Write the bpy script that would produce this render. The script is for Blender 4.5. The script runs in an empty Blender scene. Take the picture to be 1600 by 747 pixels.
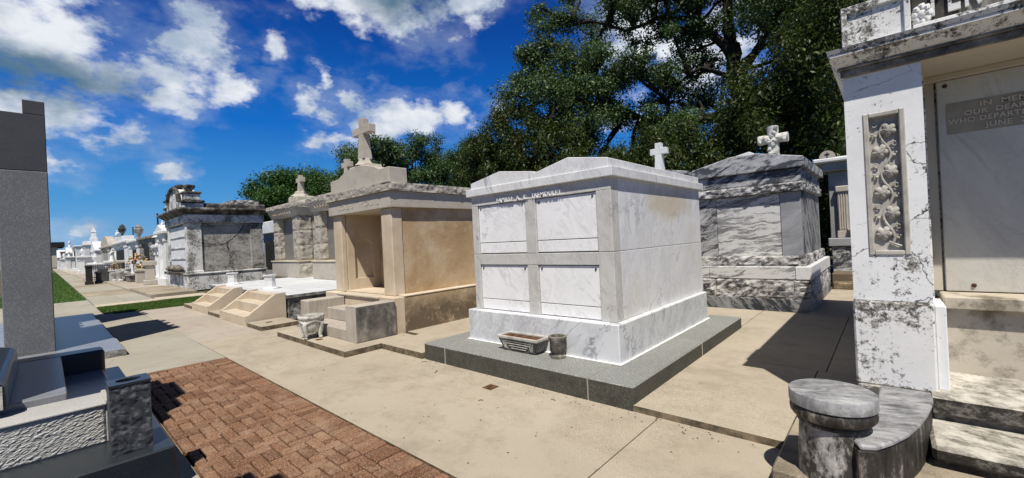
import bpy, bmesh, math, random
import numpy as np
from mathutils import Vector, Matrix, noise as mn
random.seed(7)
scene = bpy.context.scene
COL = scene.collection
R = math.radians
WL = {}                      # world location of every object built


# ------------------------------------------------------------------ helpers
def S(r, g, b):
    """sRGB 0-255 -> linear rgba"""
    def f(c):
        c /= 255.0
        return c / 12.92 if c <= .04045 else ((c + .055) / 1.055) ** 2.4
    return (f(r), f(g), f(b), 1)


def thing(name, label, cat, loc, group=None, rz=0):
    o = bpy.data.objects.new(name, None)
    o.empty_display_size = .2
    COL.objects.link(o)
    o.location = loc
    o.rotation_euler = (0, 0, rz)
    o['label'] = label
    o['category'] = cat
    if group:
        o['group'] = group
    WL[o.name] = Vector(loc)
    return o


def tag(o, label, cat, group=None):
    o['label'] = label
    o['category'] = cat
    if group:
        o['group'] = group
    return o


def structure(o):
    o['kind'] = 'structure'
    return o


class MB:
    """collects shapes (world coordinates) into one mesh"""

    def __init__(self):
        self.v = []
        self.f = []
        self.s = []

    def add(self, vs, fs, smooth=False):
        n = len(self.v)
        self.v += [tuple(v) for v in vs]
        self.f += [tuple(i + n for i in f) for f in fs]
        self.s += [smooth] * len(fs)
        return self

    def bm(self, bm, smooth=False):
        bm.verts.index_update()
        return self.add([v.co.copy() for v in bm.verts], [[v.index for v in f.verts] for f in bm.faces], smooth)

    def box(self, x0, x1, y0, y1, z0, z1, bev=.008, seg=1, warp=0):
        bm = bmesh.new()
        vs = [bm.verts.new((x, y, z)) for z in (z0, z1) for (x, y) in ((x0, y0), (x1, y0), (x1, y1), (x0, y1))]
        for f in ((3, 2, 1, 0), (4, 5, 6, 7), (0, 1, 5, 4), (1, 2, 6, 5), (2, 3, 7, 6), (3, 0, 4, 7)):
            bm.faces.new([vs[i] for i in f])
        if bev:
            b = min(bev, .3 * min(abs(x1 - x0), abs(y1 - y0), abs(z1 - z0)))
            bmesh.ops.bevel(bm, geom=bm.edges[:], offset=b, segments=seg, profile=.5, affect='EDGES')
        self.bm(bm)
        bm.free()
        return self

    def frustum(self, lo, hi, z0, z1):
        """lo, hi = (x0,x1,y0,y1)"""
        vs = [(lo[0], lo[2], z0), (lo[1], lo[2], z0), (lo[1], lo[3], z0), (lo[0], lo[3], z0),
              (hi[0], hi[2], z1), (hi[1], hi[2], z1), (hi[1], hi[3], z1), (hi[0], hi[3], z1)]
        return self.add(vs, ((3, 2, 1, 0), (4, 5, 6, 7), (0, 1, 5, 4), (1, 2, 6, 5), (2, 3, 7, 6), (3, 0, 4, 7)))

    def prism(self, pts, axis, a, b, bev=0):
        """pts in the plane normal to axis ('x': (y,z), 'y': (x,z), 'z': (x,y))"""
        def P(p, t):
            return {'x': (t, p[0], p[1]), 'y': (p[0], t, p[1]), 'z': (p[0], p[1], t)}[axis]
        bm = bmesh.new()
        A = [bm.verts.new(P(p, a)) for p in pts]
        B = [bm.verts.new(P(p, b)) for p in pts]
        n = len(pts)
        bm.faces.new(A)
        bm.faces.new(B[::-1])
        for i in range(n):
            j = (i + 1) % n
            bm.faces.new((A[j], A[i], B[i], B[j]))
        bmesh.ops.recalc_face_normals(bm, faces=bm.faces[:])
        if bev:
            bmesh.ops.bevel(bm, geom=bm.edges[:], offset=bev, segments=1, profile=.5, affect='EDGES')
        self.bm(bm)
        bm.free()
        return self

    def lathe(self, prof, cx, cy, n=32, sx=1, sy=1, flute=0, nf=0, smooth=True, cap=True):
        vs, fs = [], []
        for (r, z) in prof:
            for k in range(n):
                a = 2 * math.pi * k / n
                rr = r * (1 + flute * math.cos(nf * a)) if flute else r
                vs.append((cx + rr * math.cos(a) * sx, cy + rr * math.sin(a) * sy, z))
        m = len(prof)
        for i in range(m - 1):
            for k in range(n):
                k2 = (k + 1) % n
                fs.append((i * n + k, i * n + k2, (i + 1) * n + k2, (i + 1) * n + k))
        self.add(vs, fs, smooth)
        if cap:
            o = len(self.v) - len(vs)
            self.f.append(tuple(o + k for k in range(n))[::-1])
            self.s.append(False)
            self.f.append(tuple(o + (m - 1) * n + k for k in range(n)))
            self.s.append(False)
        return self

    def tube(self, pts, rad, n=8, smooth=True):
        pts = [Vector(p) for p in pts]
        if not hasattr(rad, '__len__'):
            rad = [rad] * len(pts)
        vs, fs = [], []
        up = Vector((0.13, .31, .94)).normalized()
        for i, p in enumerate(pts):
            t = (pts[min(i + 1, len(pts) - 1)] - pts[max(i - 1, 0)]).normalized()
            a = t.cross(up)
            if a.length < .05:
                a = t.cross(Vector((1, 0, 0)))
            a.normalize()
            b = t.cross(a)
            for k in range(n):
                an = 2 * math.pi * k / n
                vs.append(p + (a * math.cos(an) + b * math.sin(an)) * rad[i])
        for i in range(len(pts) - 1):
            for k in range(n):
                k2 = (k + 1) % n
                fs.append((i * n + k, (i + 1) * n + k, (i + 1) * n + k2, i * n + k2))
        fs.append(tuple(range(n)))
        fs.append(tuple((len(pts) - 1) * n + k for k in range(n))[::-1])
        return self.add(vs, fs, smooth)

    def ball(self, c, r, sz=1, n=10, amp=0, sy=1):
        bm = bmesh.new()
        bmesh.ops.create_uvsphere(bm, u_segments=n, v_segments=max(5, n // 2 + 1), radius=1)
        for v in bm.verts:
            k = 1 + (amp * mn.noise(v.co * 2.3 + Vector(c) * 3) if amp else 0)
            v.co = Vector((c[0] + v.co.x * r * k, c[1] + v.co.y * r * k * sy, c[2] + v.co.z * r * sz * k))
        self.bm(bm, True)
        bm.free()
        return self

    def rough(self, x0, x1, y0, y1, z0, z1, faces='-x-y', amp=.03, cell=.035, freq=7, margin=.02, seed=0,
              stretch=(1, 1, 1), bulge=0):
        """rock-faced block: the named faces are broken stone inside a straight margin"""
        n = [max(1, int(round(abs(b - a) / cell))) for a, b in ((x0, x1), (y0, y1), (z0, z1))]
        idx, vs, fs = {}, [], []
        lo = (x0, y0, z0)
        hi = (x1, y1, z1)
        on = {k: (faces.find(k) >= 0) for k in ('-x', '+x', '-y', '+y', '+z', '-z')}

        def vert(i, j, k):
            key = (i, j, k)
            if key in idx:
                return idx[key]
            ii = (i, j, k)
            p = [lo[a] + (hi[a] - lo[a]) * ii[a] / n[a] for a in range(3)]
            d = [0, 0, 0]
            for a, ax in enumerate('xyz'):
                for sgn, at in (('-', 0), ('+', n[a])):
                    if ii[a] == at and on[sgn + ax]:
                        w = 1
                        for b in range(3):
                            if b == a:
                                continue
                            e = min(ii[b], n[b] - ii[b]) * abs(hi[b] - lo[b]) / n[b]
                            w *= min(1, e / margin) if margin else 1
                        q = Vector((p[0] * stretch[0], p[1] * stretch[1], p[2] * stretch[2])) * freq + Vector((seed, seed * 1.7, seed * .3))
                        c = mn.voronoi(q)[0]
                        h = (c[1] - c[0]) * .8 + .55 * mn.fractal(q * .6, 1, 2, 3) - .15
                        if bulge:
                            h += bulge
                        d[a] += (-1 if sgn == '-' else 1) * amp * h * w
            idx[key] = len(vs)
            vs.append((p[0] + d[0], p[1] + d[1], p[2] + d[2]))
            return idx[key]
        for a in range(3):
            b, c = (a + 1) % 3, (a + 2) % 3
            ax = 'xyz'[a]
            for side in (0, n[a]):
                key = ('-' if side == 0 else '+') + ax
                if not on[key] and not any(on[s + 'xyz'[q]] for s in '-+' for q in (b, c)):
                    pass
                for i in range(n[b]):
                    for j in range(n[c]):
                        q = []
                        for (u, w) in ((0, 0), (1, 0), (1, 1), (0, 1)):
                            t = [0, 0, 0]
                            t[a] = side
                            t[b] = i + u
                            t[c] = j + w
                            q.append(vert(*t))
                        fs.append(q if side else q[::-1])
        return self.add(vs, fs)

    def build(self, name, m, parent=None, sharp=40):
        me = bpy.data.meshes.new(name)
        if parent is not None:
            o0 = WL[parent.name]
        else:
            A = np.array(self.v)
            o0 = Vector(((A[:, 0].min() + A[:, 0].max()) / 2, (A[:, 1].min() + A[:, 1].max()) / 2, A[:, 2].min()))
        me.from_pydata([(v[0] - o0[0], v[1] - o0[1], v[2] - o0[2]) for v in self.v], [], self.f)
        me.polygons.foreach_set('use_smooth', self.s)
        me.update()
        if any(self.s):
            me.set_sharp_from_angle(angle=R(sharp))
        me.materials.append(m)
        o = bpy.data.objects.new(name, me)
        COL.objects.link(o)
        if parent is not None:
            o.parent = parent
        else:
            o.location = o0
        WL[o.name] = Vector(o0)
        return o


def B(*a, **k):
    return MB().box(*a, **k)


def letters(txt, size, X0, Y0, Z0, depth=.012, space=1.0, bold=0, width=None):
    """raised letters on a wall that faces -x, starting at (Y0, Z0), read towards -y"""
    cu = bpy.data.curves.new('letters', 'FONT')
    cu.body = txt
    cu.size = size
    cu.extrude = depth
    cu.space_character = space
    cu.offset = bold
    ob = bpy.data.objects.new('letters_tmp', cu)
    COL.objects.link(ob)
    dg = bpy.context.evaluated_depsgraph_get()
    me = ob.evaluated_get(dg).to_mesh()
    mb = MB()
    xs = [v.co.x for v in me.vertices]
    kx = width / (max(xs) - min(xs)) if width else 1
    mb.add([(X0 - v.co.z, Y0 - (v.co.x - min(xs)) * kx, Z0 + v.co.y) for v in me.vertices],
           [tuple(p.vertices) for p in me.polygons])
    ob.evaluated_get(dg).to_mesh_clear()
    bpy.data.objects.remove(ob)
    bpy.data.curves.remove(cu)
    return mb


def copy_tree(o, loc, label=None):
    c = o.copy()
    COL.objects.link(c)
    c.location = loc
    if label:
        c['label'] = label
    WL[c.name] = Vector(loc)
    for ch in list(o.children):
        d = ch.copy()
        COL.objects.link(d)
        d.parent = c
        for g in list(ch.children):
            e = g.copy()
            COL.objects.link(e)
            e.parent = d
    return c


# ------------------------------------------------------------------ materials
class H:
    def __init__(self, m):
        self.m = m
        self.nt = m.node_tree
        self.N = self.nt.nodes
        self.L = self.nt.links
        self.b = self.N['Principled BSDF']
        self._co = None

    def n(self, t, **k):
        x = self.N.new(t)
        for a, v in k.items():
            setattr(x, a, v)
        return x

    def put(self, sock, v):
        if v is None:
            return
        if hasattr(v, 'is_linked') or isinstance(v, bpy.types.NodeSocket):
            self.L.new(v, sock)
        else:
            if hasattr(sock.default_value, '__len__') and not hasattr(v, '__len__'):
                v = [v] * len(sock.default_value)
            if hasattr(v, '__len__') and len(v) == 4 and len(sock.default_value) == 3:
                v = v[:3]
            sock.default_value = v

    @property
    def co(self):
        if self._co is None:
            self._co = self.n('ShaderNodeTexCoord').outputs['Object']
        return self._co

    def map(self, scale=(1, 1, 1), rot=(0, 0, 0), loc=(0, 0, 0), vec=None):
        x = self.n('ShaderNodeMapping')
        self.put(x.inputs['Vector'], vec or self.co)
        x.inputs['Scale'].default_value = scale
        x.inputs['Rotation'].default_value = [R(a) for a in rot]
        x.inputs['Location'].default_value = loc
        return x.outputs[0]

    def noise(self, scale, detail=4, rough=.55, vec=None, dist=0, color=False):
        x = self.n('ShaderNodeTexNoise')
        self.put(x.inputs['Vector'], vec or self.co)
        x.inputs['Scale'].default_value = scale
        x.inputs['Detail'].default_value = detail
        x.inputs['Roughness'].default_value = rough
        x.inputs['Distortion'].default_value = dist
        return x.outputs['Color' if color else 0]

    def vor(self, scale, vec=None, feature='F1', out='Distance', rnd=1):
        x = self.n('ShaderNodeTexVoronoi', feature=feature)
        self.put(x.inputs['Vector'], vec or self.co)
        x.inputs['Scale'].default_value = scale
        x.inputs['Randomness'].default_value = rnd
        return x.outputs[out]

    def wave(self, scale, dist, detail=3, dscale=1, vec=None, rough=.6):
        x = self.n('ShaderNodeTexWave')
        self.put(x.inputs['Vector'], vec or self.co)
        x.inputs['Scale'].default_value = scale
        x.inputs['Distortion'].default_value = dist
        x.inputs['Detail'].default_value = detail
        x.inputs['Detail Scale'].default_value = dscale
        x.inputs['Detail Roughness'].default_value = rough
        return x.outputs['Fac']

    def ramp(self, fac, *stops):
        x = self.n('ShaderNodeValToRGB')
        self.put(x.inputs[0], fac)
        e = x.color_ramp.elements
        while len(e) < len(stops):
            e.new(.5)
        for i, (p, c) in enumerate(stops):
            e[i].position = p
            e[i].color = c if hasattr(c, '__len__') else (c, c, c, 1)
        return x.outputs[0]

    def step(self, fac, a, b):
        """0 below a, 1 above b"""
        x = self.n('ShaderNodeMapRange')
        self.put(x.inputs[0], fac)
        x.inputs[1].default_value = a
        x.inputs[2].default_value = b
        return x.outputs[0]

    def mix(self, fac, a, b, mode='MIX'):
        x = self.n('ShaderNodeMix', data_type='RGBA', blend_type=mode)
        self.put(x.inputs[0], fac)
        self.put(x.inputs[6], a)
        self.put(x.inputs[7], b)
        return x.outputs[2]

    def math(self, op, a, b=0, clamp=False):
        x = self.n('ShaderNodeMath', operation=op, use_clamp=clamp)
        self.put(x.inputs[0], a)
        self.put(x.inputs[1], b)
        return x.outputs[0]

    def sep(self, vec=None):
        x = self.n('ShaderNodeSeparateXYZ')
        self.put(x.inputs[0], vec or self.co)
        return x.outputs

    def island(self):
        return self.n('ShaderNodeNewGeometry').outputs['Random Per Island']

    def objrand(self):
        return self.n('ShaderNodeObjectInfo').outputs['Random']

    def bump(self, h, strength=.3, dist=.01):
        x = self.n('ShaderNodeBump')
        x.inputs['Strength'].default_value = strength
        x.inputs['Distance'].default_value = dist
        self.put(x.inputs['Height'], h)
        self.L.new(x.outputs[0], self.b.inputs['Normal'])

    def out(self, color, rough=.7, spec=.3):
        self.put(self.b.inputs['Base Color'], color)
        self.put(self.b.inputs['Roughness'], rough)
        self.b.inputs['Specular IOR Level'].default_value = spec


def mat(fn):
    m = bpy.data.materials.new(fn.__name__.strip('_'))
    m.use_nodes = True
    fn(H(m))
    return m


def concrete(c1, c2, c3, spk=.5, pebble=0, crack=0, edge=0):
    def dim(c, k):
        return tuple(x * k for x in c[:3]) + (1,)

    def fn(h):
        big = h.noise(.55, 6, .65)
        mid = h.noise(2.7, 8, .72)
        fine = h.noise(110, 3, .7)
        grit = h.vor(80)
        col = h.mix(h.step(big, .38, .64), c1, c2)
        col = h.mix(h.math('MULTIPLY', h.step(mid, .50, .66), .65), col, c3)
        stain = h.noise(1.1, 9, .74, h.map((1, .4, 1), loc=(3, 9, 0)))
        col = h.mix(h.math('MULTIPLY', h.step(stain, .54, .68), .55), col, dim(c3, .62))
        spot = h.noise(5.5, 7, .75, h.map(loc=(8, 1, 3)))
        col = h.mix(h.math('MULTIPLY', h.step(spot, .62, .70), .5), col, dim(c3, .5))
        k = spk
        if pebble:
            zone = h.step(h.noise(.45, 4, .6, h.map(loc=(2.2, 5.6, 0))), .47, .60)
            k = h.math('ADD', h.math('MULTIPLY', zone, pebble), spk * .45)
        col = h.mix(h.math('MULTIPLY', h.step(fine, .50, .72), k), col, dim(c1, 1.5))
        col = h.mix(h.math('MULTIPLY', h.step(grit, .26, .08), k), col, dim(c1, .42))
        if crack:
            cr = h.vor(.34, h.mix(.10, h.co, h.noise(2.2, 6, .7, color=True)), 'DISTANCE_TO_EDGE')
            col = h.mix(h.math('MULTIPLY', h.math('MULTIPLY', h.step(cr, .003, .001), h.step(big, .52, .58)), .6), col, dim(c3, .3))
        isl = h.island()
        col = h.mix(h.math('MULTIPLY', isl, .22), col, dim(c1, .6))
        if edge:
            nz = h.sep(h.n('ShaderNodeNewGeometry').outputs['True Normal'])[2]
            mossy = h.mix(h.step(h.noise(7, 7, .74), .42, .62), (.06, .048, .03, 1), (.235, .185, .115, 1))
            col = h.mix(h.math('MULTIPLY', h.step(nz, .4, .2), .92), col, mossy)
        h.out(col, .9, .2)
        h.bump(h.math('ADD', fine, h.math('MULTIPLY', mid, 2)), .45, .004)
    return fn


def named(name, fn):
    fn.__name__ = name
    return mat(fn)


M = {}
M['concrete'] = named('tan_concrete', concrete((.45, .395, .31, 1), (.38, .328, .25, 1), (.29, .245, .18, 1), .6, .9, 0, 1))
M['concrete_grey'] = named('grey_concrete', concrete((.395, .37, .305, 1), (.34, .315, .25, 1), (.29, .265, .205, 1), .35, 0, 1))
M['concrete_pink'] = named('pinkish_concrete', concrete((.43, .38, .315, 1), (.38, .33, .265, 1), (.32, .275, .215, 1), .35, 0, 1))
M['concrete_old'] = named('stained_concrete', concrete((.42, .36, .27, 1), (.24, .20, .145, 1), (.10, .085, .06, 1), .5))
M['earth'] = named('dry_earth', concrete((.12, .10, .06, 1), (.07, .075, .035, 1), (.05, .05, .025, 1), .5))
M['cast_stone'] = named('cream_cast_stone', concrete((.60, .52, .41, 1), (.54, .46, .35, 1), (.46, .38, .28, 1), .15))
M['limestone'] = named('grey_limestone', concrete((.50, .46, .39, 1), (.44, .40, .33, 1), (.36, .32, .26, 1), .2))


@mat
def brick_paver(h):
    r = h.island()
    col = h.ramp(r, (0, (.13, .06, .034, 1)), (.3, (.20, .098, .055, 1)), (.6, (.26, .14, .083, 1)), (.8, (.16, .08, .047, 1)), (1, (.31, .18, .112, 1)))
    grit = h.noise(105, 3, .75)
    col = h.mix(h.math('MULTIPLY', h.step(grit, .54, .66), .85), col, (.56, .42, .30, 1))
    dark = h.noise(80, 4, .75, h.map(loc=(4, 4, 4)))
    col = h.mix(h.math('MULTIPLY', h.step(dark, .50, .62), .85), col, (.06, .03, .02, 1))
    wear = h.noise(4, 5, .7)
    col = h.mix(h.math('MULTIPLY', h.step(wear, .50, .68), .5), col, (.38, .265, .175, 1))
    h.out(col, .92, .15)
    h.bump(grit, .7, .006)


def marble(base, tint, vein, vein_amt, stain_amt=.3, scale=1.0, tilt=38, rough=.35, stretch=.32, stain=(.50, .43, .28, 1), patch=None):
    """veins run diagonally across every upright face"""
    def fn(h):
        v0 = h.map(vec=h.map(rot=(0, 0, 45)), rot=(0, tilt, 0))
        v = h.map((scale, scale, scale * stretch), vec=v0)
        w = h.noise(2.1, 8, .62, v, .9)
        line = h.math('ABSOLUTE', h.math('SUBTRACT', w, .5))
        fade = h.noise(1.5, 3, .5, h.map(loc=(7, 3, 1)))
        a = h.math('MULTIPLY', h.step(line, .022, .0), h.step(fade, .44, .64))
        w2 = h.noise(6.5, 8, .7, v, 1.1)
        line2 = h.math('ABSOLUTE', h.math('SUBTRACT', w2, .5))
        a2 = h.math('MULTIPLY', h.step(line2, .03, .0), h.step(fade, .60, .42))
        a = h.math('MAXIMUM', a, h.math('MULTIPLY', a2, .6))
        smoke = h.noise(3.0, 7, .66, v, .6)
        col = h.mix(h.math('MULTIPLY', h.step(smoke, .42, .72), .9), base, tint)
        dk = h.math('MULTIPLY', h.step(smoke, .60, .78), h.step(fade, .45, .7))
        col = h.mix(h.math('MULTIPLY', dk, vein_amt * .6), col, vein)
        col = h.mix(h.math('MULTIPLY', a, vein_amt), col, vein)
        st = h.noise(.8, 5, .62, h.map((1, 1, .8), loc=(1.3, 5, 2)))
        col = h.mix(h.math('MULTIPLY', h.step(st, .54, .70), stain_amt), col, stain)
        if patch:
            q = h.map((1 / patch[2], 0, 1 / patch[3]), loc=(-patch[0] / patch[2], 0, -patch[1] / patch[3]))
            ln = h.n('ShaderNodeVectorMath', operation='LENGTH')
            h.put(ln.inputs[0], q)
            pm = h.step(h.math('ADD', ln.outputs['Value'], h.math('MULTIPLY', h.math('SUBTRACT', h.noise(2.4, 8, .7), .5), 2.2)), 1.05, .35)
            col = h.mix(h.math('MULTIPLY', pm, .75), col, stain)
        drip = h.noise(3, 5, .7, h.map((5, 5, .35)))
        col = h.mix(h.math('MULTIPLY', h.step(drip, .58, .78), stain_amt * .6), col, (.42, .40, .36, 1))
        sp = h.noise(70, 3, .7)
        col = h.mix(h.math('MULTIPLY', h.step(sp, .60, .74), .30), col, (.30, .29, .28, 1))
        h.out(col, h.math('ADD', h.math('MULTIPLY', smoke, .3), rough), .4)
        h.bump(sp, .12, .002)
    return fn


M['marble'] = named('white_veined_marble', marble((.76, .76, .75, 1), (.60, .615, .62, 1), (.24, .25, .27, 1), .7, .12, 1.3))
M['marble_shade'] = named('grey_veined_marble', marble((.60, .59, .565, 1), (.47, .465, .445, 1), (.22, .215, .205, 1), .75, .15, 1.8))  # greyer marble of the front frame
M['marble_side'] = named('stained_white_marble', marble((.78, .785, .80, 1), (.63, .645, .675, 1), (.30, .315, .34, 1), .6, .38, .9, -35, .35, .4, (.58, .51, .36, 1), (1.75, 1.98, 1.0, .24)))
M['marble_panel'] = named('clean_white_marble', marble((.88, .88, .875, 1), (.80, .80, .80, 1), (.42, .42, .42, 1), .75, .03, .8, 50))
M['marble_base'] = named('blue_white_marble', marble((.70, .71, .72, 1), (.50, .515, .535, 1), (.17, .18, .195, 1), .85, .06, 1.4, -38))
M['tablet'] = named('aged_marble_tablet', marble((.56, .55, .515, 1), (.44, .43, .41, 1), (.28, .265, .24, 1), .5, .25, 1.2))


def swirl(light, dark, scale, tilt, stretch, contrast=(.38, .62), pale=.25):
    """long wavy streaks, broken up, running at an angle over every upright face"""
    def fn(h):
        v0 = h.map(vec=h.map(rot=(0, 0, 45)), rot=(0, tilt, 0))
        warp = h.noise(1.6, 4, .6, v0, color=True)
        v1 = h.mix(.22, v0, warp)
        v = h.map((scale * stretch, scale * stretch, scale), vec=v1)
        f = h.noise(3.2, 9, .68, v, .7)
        f2 = h.noise(11, 6, .7, v, .5)
        k = h.math('ADD', h.math('MULTIPLY', f, .72), h.math('MULTIPLY', f2, .28))
        m = h.noise(1.1, 4, .6, h.map(loc=(3, 3, 8)))
        k = h.math('ADD', k, h.math('MULTIPLY', h.math('SUBTRACT', m, .5), pale))
        mid = tuple((a * .42 + b * .58) for a, b in zip(light, dark))
        col = h.ramp(k, (contrast[0], dark), (.49, mid), (contrast[1], light))
        h.out(col, .55, .35)
        h.bump(f, .1, .003)
    return fn


M['swirl'] = named('dark_swirled_marble', swirl((.58, .58, .58, 1), (.06, .065, .075, 1), 3.8, 28, .2, (.47, .64)))
M['swirl_side'] = named('dark_streaked_marble', swirl((.42, .42, .42, 1), (.04, .044, .052, 1), 3.6, -58, .16, (.47, .66)))
M['swirl_panel'] = named('pale_swirled_marble', swirl((.62, .62, .61, 1), (.10, .10, .11, 1), 4.2, 10, .13, (.36, .50)))
M['swirl_grey'] = named('blue_grey_marble', swirl((.36, .37, .39, 1), (.22, .23, .25, 1), 3, 40, .2, (.38, .64)))
M['swirl_rough'] = named('rock_faced_swirled_marble', swirl((.60, .59, .57, 1), (.05, .05, .055, 1), 4.4, 25, .35, (.44, .58)))


def granite(base, light, dark, rough=.6, bumpy=.1, scale=150, side=None):
    def fn(h):
        a = h.noise(scale, 2, .6)
        b = h.vor(scale * .8)
        c = h.noise(1.5, 5, .6)
        col = h.mix(h.step(a, .5, .66), base, light)
        col = h.mix(h.math('MULTIPLY', h.step(b, .3, .08), .9), col, dark)
        col = h.mix(h.math('MULTIPLY', h.step(c, .45, .75), .4), col, tuple(x * .6 for x in base[:3]) + (1,))
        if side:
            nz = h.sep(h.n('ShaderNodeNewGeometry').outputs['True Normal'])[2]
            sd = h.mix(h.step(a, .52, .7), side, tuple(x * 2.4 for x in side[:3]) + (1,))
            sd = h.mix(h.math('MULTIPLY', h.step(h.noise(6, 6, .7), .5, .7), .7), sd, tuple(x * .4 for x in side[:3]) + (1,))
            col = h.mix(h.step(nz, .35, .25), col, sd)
        h.out(col, rough, .4)
        h.bump(a, bumpy, .003)
    return fn


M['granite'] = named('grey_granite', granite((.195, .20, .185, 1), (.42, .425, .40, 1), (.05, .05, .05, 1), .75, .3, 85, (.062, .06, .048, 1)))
M['granite_side'] = named('dark_weathered_granite', granite((.10, .10, .085, 1), (.27, .26, .23, 1), (.03, .03, .025, 1), .85, .6, 80))
M['granite_wall'] = named('mid_grey_granite', granite((.14, .145, .15, 1), (.25, .255, .26, 1), (.08, .083, .087, 1), .6, .25, 75))
M['granite_band'] = named('dark_polished_granite', granite((.06, .061, .064, 1), (.085, .086, .09, 1), (.035, .035, .037, 1), .5, .1, 80))  # darker granite tone for heads, crests and the dark grave block
M['granite_blue'] = named('blue_black_granite', granite((.022, .027, .033, 1), (.045, .052, .062, 1), (.012, .012, .015, 1), .3, .05, 140))
M['granite_pale'] = named('pale_granite', granite((.43, .425, .40, 1), (.54, .535, .51, 1), (.22, .22, .21, 1), .6, .15, 120))
M['granite_ledger'] = named('polished_grey_granite', granite((.22, .23, .25, 1), (.30, .31, .33, 1), (.12, .125, .14, 1), .3, .05, 140))
M['granite_black_rough'] = named('rock_faced_black_granite', granite((.045, .05, .056, 1), (.13, .14, .15, 1), (.012, .013, .015, 1), .6, .6, 26))


@mat
def tan_stucco(h):
    big = h.noise(.8, 7, .66, h.map((1, 1, .8)), .6)
    mid = h.noise(3.2, 8, .7, None, .8)
    col = h.ramp(big, (.34, (.34, .23, .125, 1)), (.48, (.45, .32, .19, 1)), (.64, (.54, .415, .265, 1)))
    z = h.sep()[2]
    col = h.mix(h.math('MULTIPLY', h.step(mid, .52, .70), .35), col, (.28, .175, .085, 1))
    light = h.noise(1.1, 7, .66, h.map(loc=(2, 7, 3)))
    col = h.mix(h.math('MULTIPLY', h.step(light, .53, .66), .75), col, (.58, .48, .345, 1))
    run = h.noise(2.5, 7, .72, h.map((5, 5, .35)))
    col = h.mix(h.math('MULTIPLY', h.step(run, .56, .74), .25), col, (.24, .16, .085, 1))
    low = h.math('MULTIPLY', h.step(h.math('ADD', z, h.math('MULTIPLY', mid, .7)), 1.12, .74), h.step(h.noise(4.5, 9, .75), .32, .48))
    col = h.mix(h.math('MULTIPLY', low, .85), col, (.085, .07, .05, 1))
    chip = h.noise(16, 7, .78)
    col = h.mix(h.math('MULTIPLY', h.step(chip, .66, .70), .7), col, (.10, .075, .05, 1))
    h.out(col, .85, .2)
    h.bump(h.math('ADD', mid, h.noise(18, 4, .6)), .35, .012)


@mat
def cream_stucco(h):
    big = h.noise(1.0, 6, .62)
    col = h.ramp(big, (.32, (.46, .365, .25, 1)), (.5, (.57, .475, .35, 1)), (.68, (.66, .58, .465, 1)))
    mid = h.noise(6, 6, .68, h.map((1, 1, .4)))
    col = h.mix(h.math('MULTIPLY', h.step(mid, .55, .72), .4), col, (.33, .22, .12, 1))
    h.out(col, .85, .2)
    h.bump(mid, .15, .006)


@mat
def weathered_cement(h):
    big = h.noise(1.6, 6, .65)
    col = h.ramp(big, (.3, (.36, .32, .27, 1)), (.55, (.45, .41, .35, 1)), (.75, (.52, .48, .41, 1)))
    drip = h.noise(2.2, 7, .7, h.map((6, 6, .8)))
    col = h.mix(h.math('MULTIPLY', h.step(drip, .5, .68), .5), col, (.20, .175, .15, 1))
    h.out(col, .9, .2)
    h.bump(drip, .2, .006)


@mat
def blackened_cement(h):
    big = h.noise(3.4, 7, .7, h.map((1.4, 1, 1)))
    wide = h.noise(1.1, 3, .6, h.map(loc=(1, 2, 5)))
    col = h.ramp(big, (.28, (.035, .033, .03, 1)), (.5, (.13, .12, .11, 1)), (.68, (.32, .29, .25, 1)))
    col = h.mix(h.math('MULTIPLY', h.step(wide, .52, .68), .6), col, (.42, .37, .31, 1))
    drip = h.noise(6, 5, .7, h.map((6, 6, .5)))
    col = h.mix(h.math('MULTIPLY', h.step(drip, .62, .72), .6), col, (.42, .38, .33, 1))
    h.out(col, .9, .2)
    h.bump(big, .35, .01)


def peeling(white, under, mould, amt, thr=.60):
    """white paint, flaked, with black mildew"""
    def fn(h):
        fl = h.noise(15, 10, .8, h.map((1, 1, 1.1)))
        zone = h.noise(1.5, 5, .62, h.map(loc=(4.2, 1.7, 8.1)))
        k = h.math('ADD', fl, h.math('MULTIPLY', h.math('SUBTRACT', zone, .5), amt))
        flake = h.step(k, thr, thr + .02)
        col = h.mix(h.math('MULTIPLY', h.step(h.noise(2.2, 5, .6), .45, .7), .4), white, tuple(x * .74 for x in white[:3]) + (1,))
        speck = h.noise(30, 8, .8)
        ks = h.math('ADD', speck, h.math('MULTIPLY', h.math('SUBTRACT', zone, .5), amt * .9))
        col = h.mix(h.math('MULTIPLY', h.step(ks, thr - .02, thr + .03), .85), col, mould)
        un = h.mix(h.step(h.noise(30, 6, .75), .42, .58), under, mould)
        col = h.mix(flake, col, un)
        rim = h.math('MULTIPLY', h.step(k, thr - .03, thr - .003), h.step(k, thr + .02, thr + .003))
        col = h.mix(h.math('MULTIPLY', rim, .75), col, mould)
        cr = h.vor(1.7, h.map((1, 1, 1.5), loc=(.3, .2, .6), vec=h.mix(.16, h.co, h.noise(3.5, 5, .65, color=True))), 'DISTANCE_TO_EDGE')
        col = h.mix(h.math('MULTIPLY', h.step(cr, .007, .001), h.step(zone, .44, .52)), col, (.06, .055, .05, 1))
        h.out(col, .8, .25)
        h.bump(h.math('SUBTRACT', h.math('MULTIPLY', h.noise(14, 5, .6), .4), flake), .6, .008)
    return fn


M['peeling'] = named('peeling_white_paint', peeling((.80, .805, .80, 1), (.42, .40, .36, 1), (.05, .047, .042, 1), .46, .63))
M['peeling_heavy'] = named('mildewed_white_paint', peeling((.76, .755, .735, 1), (.45, .42, .37, 1), (.05, .046, .04, 1), .62, .545))
M['old_white'] = named('sooty_whitewash', peeling((.72, .715, .69, 1), (.36, .34, .30, 1), (.05, .046, .04, 1), .6, .555))


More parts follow.
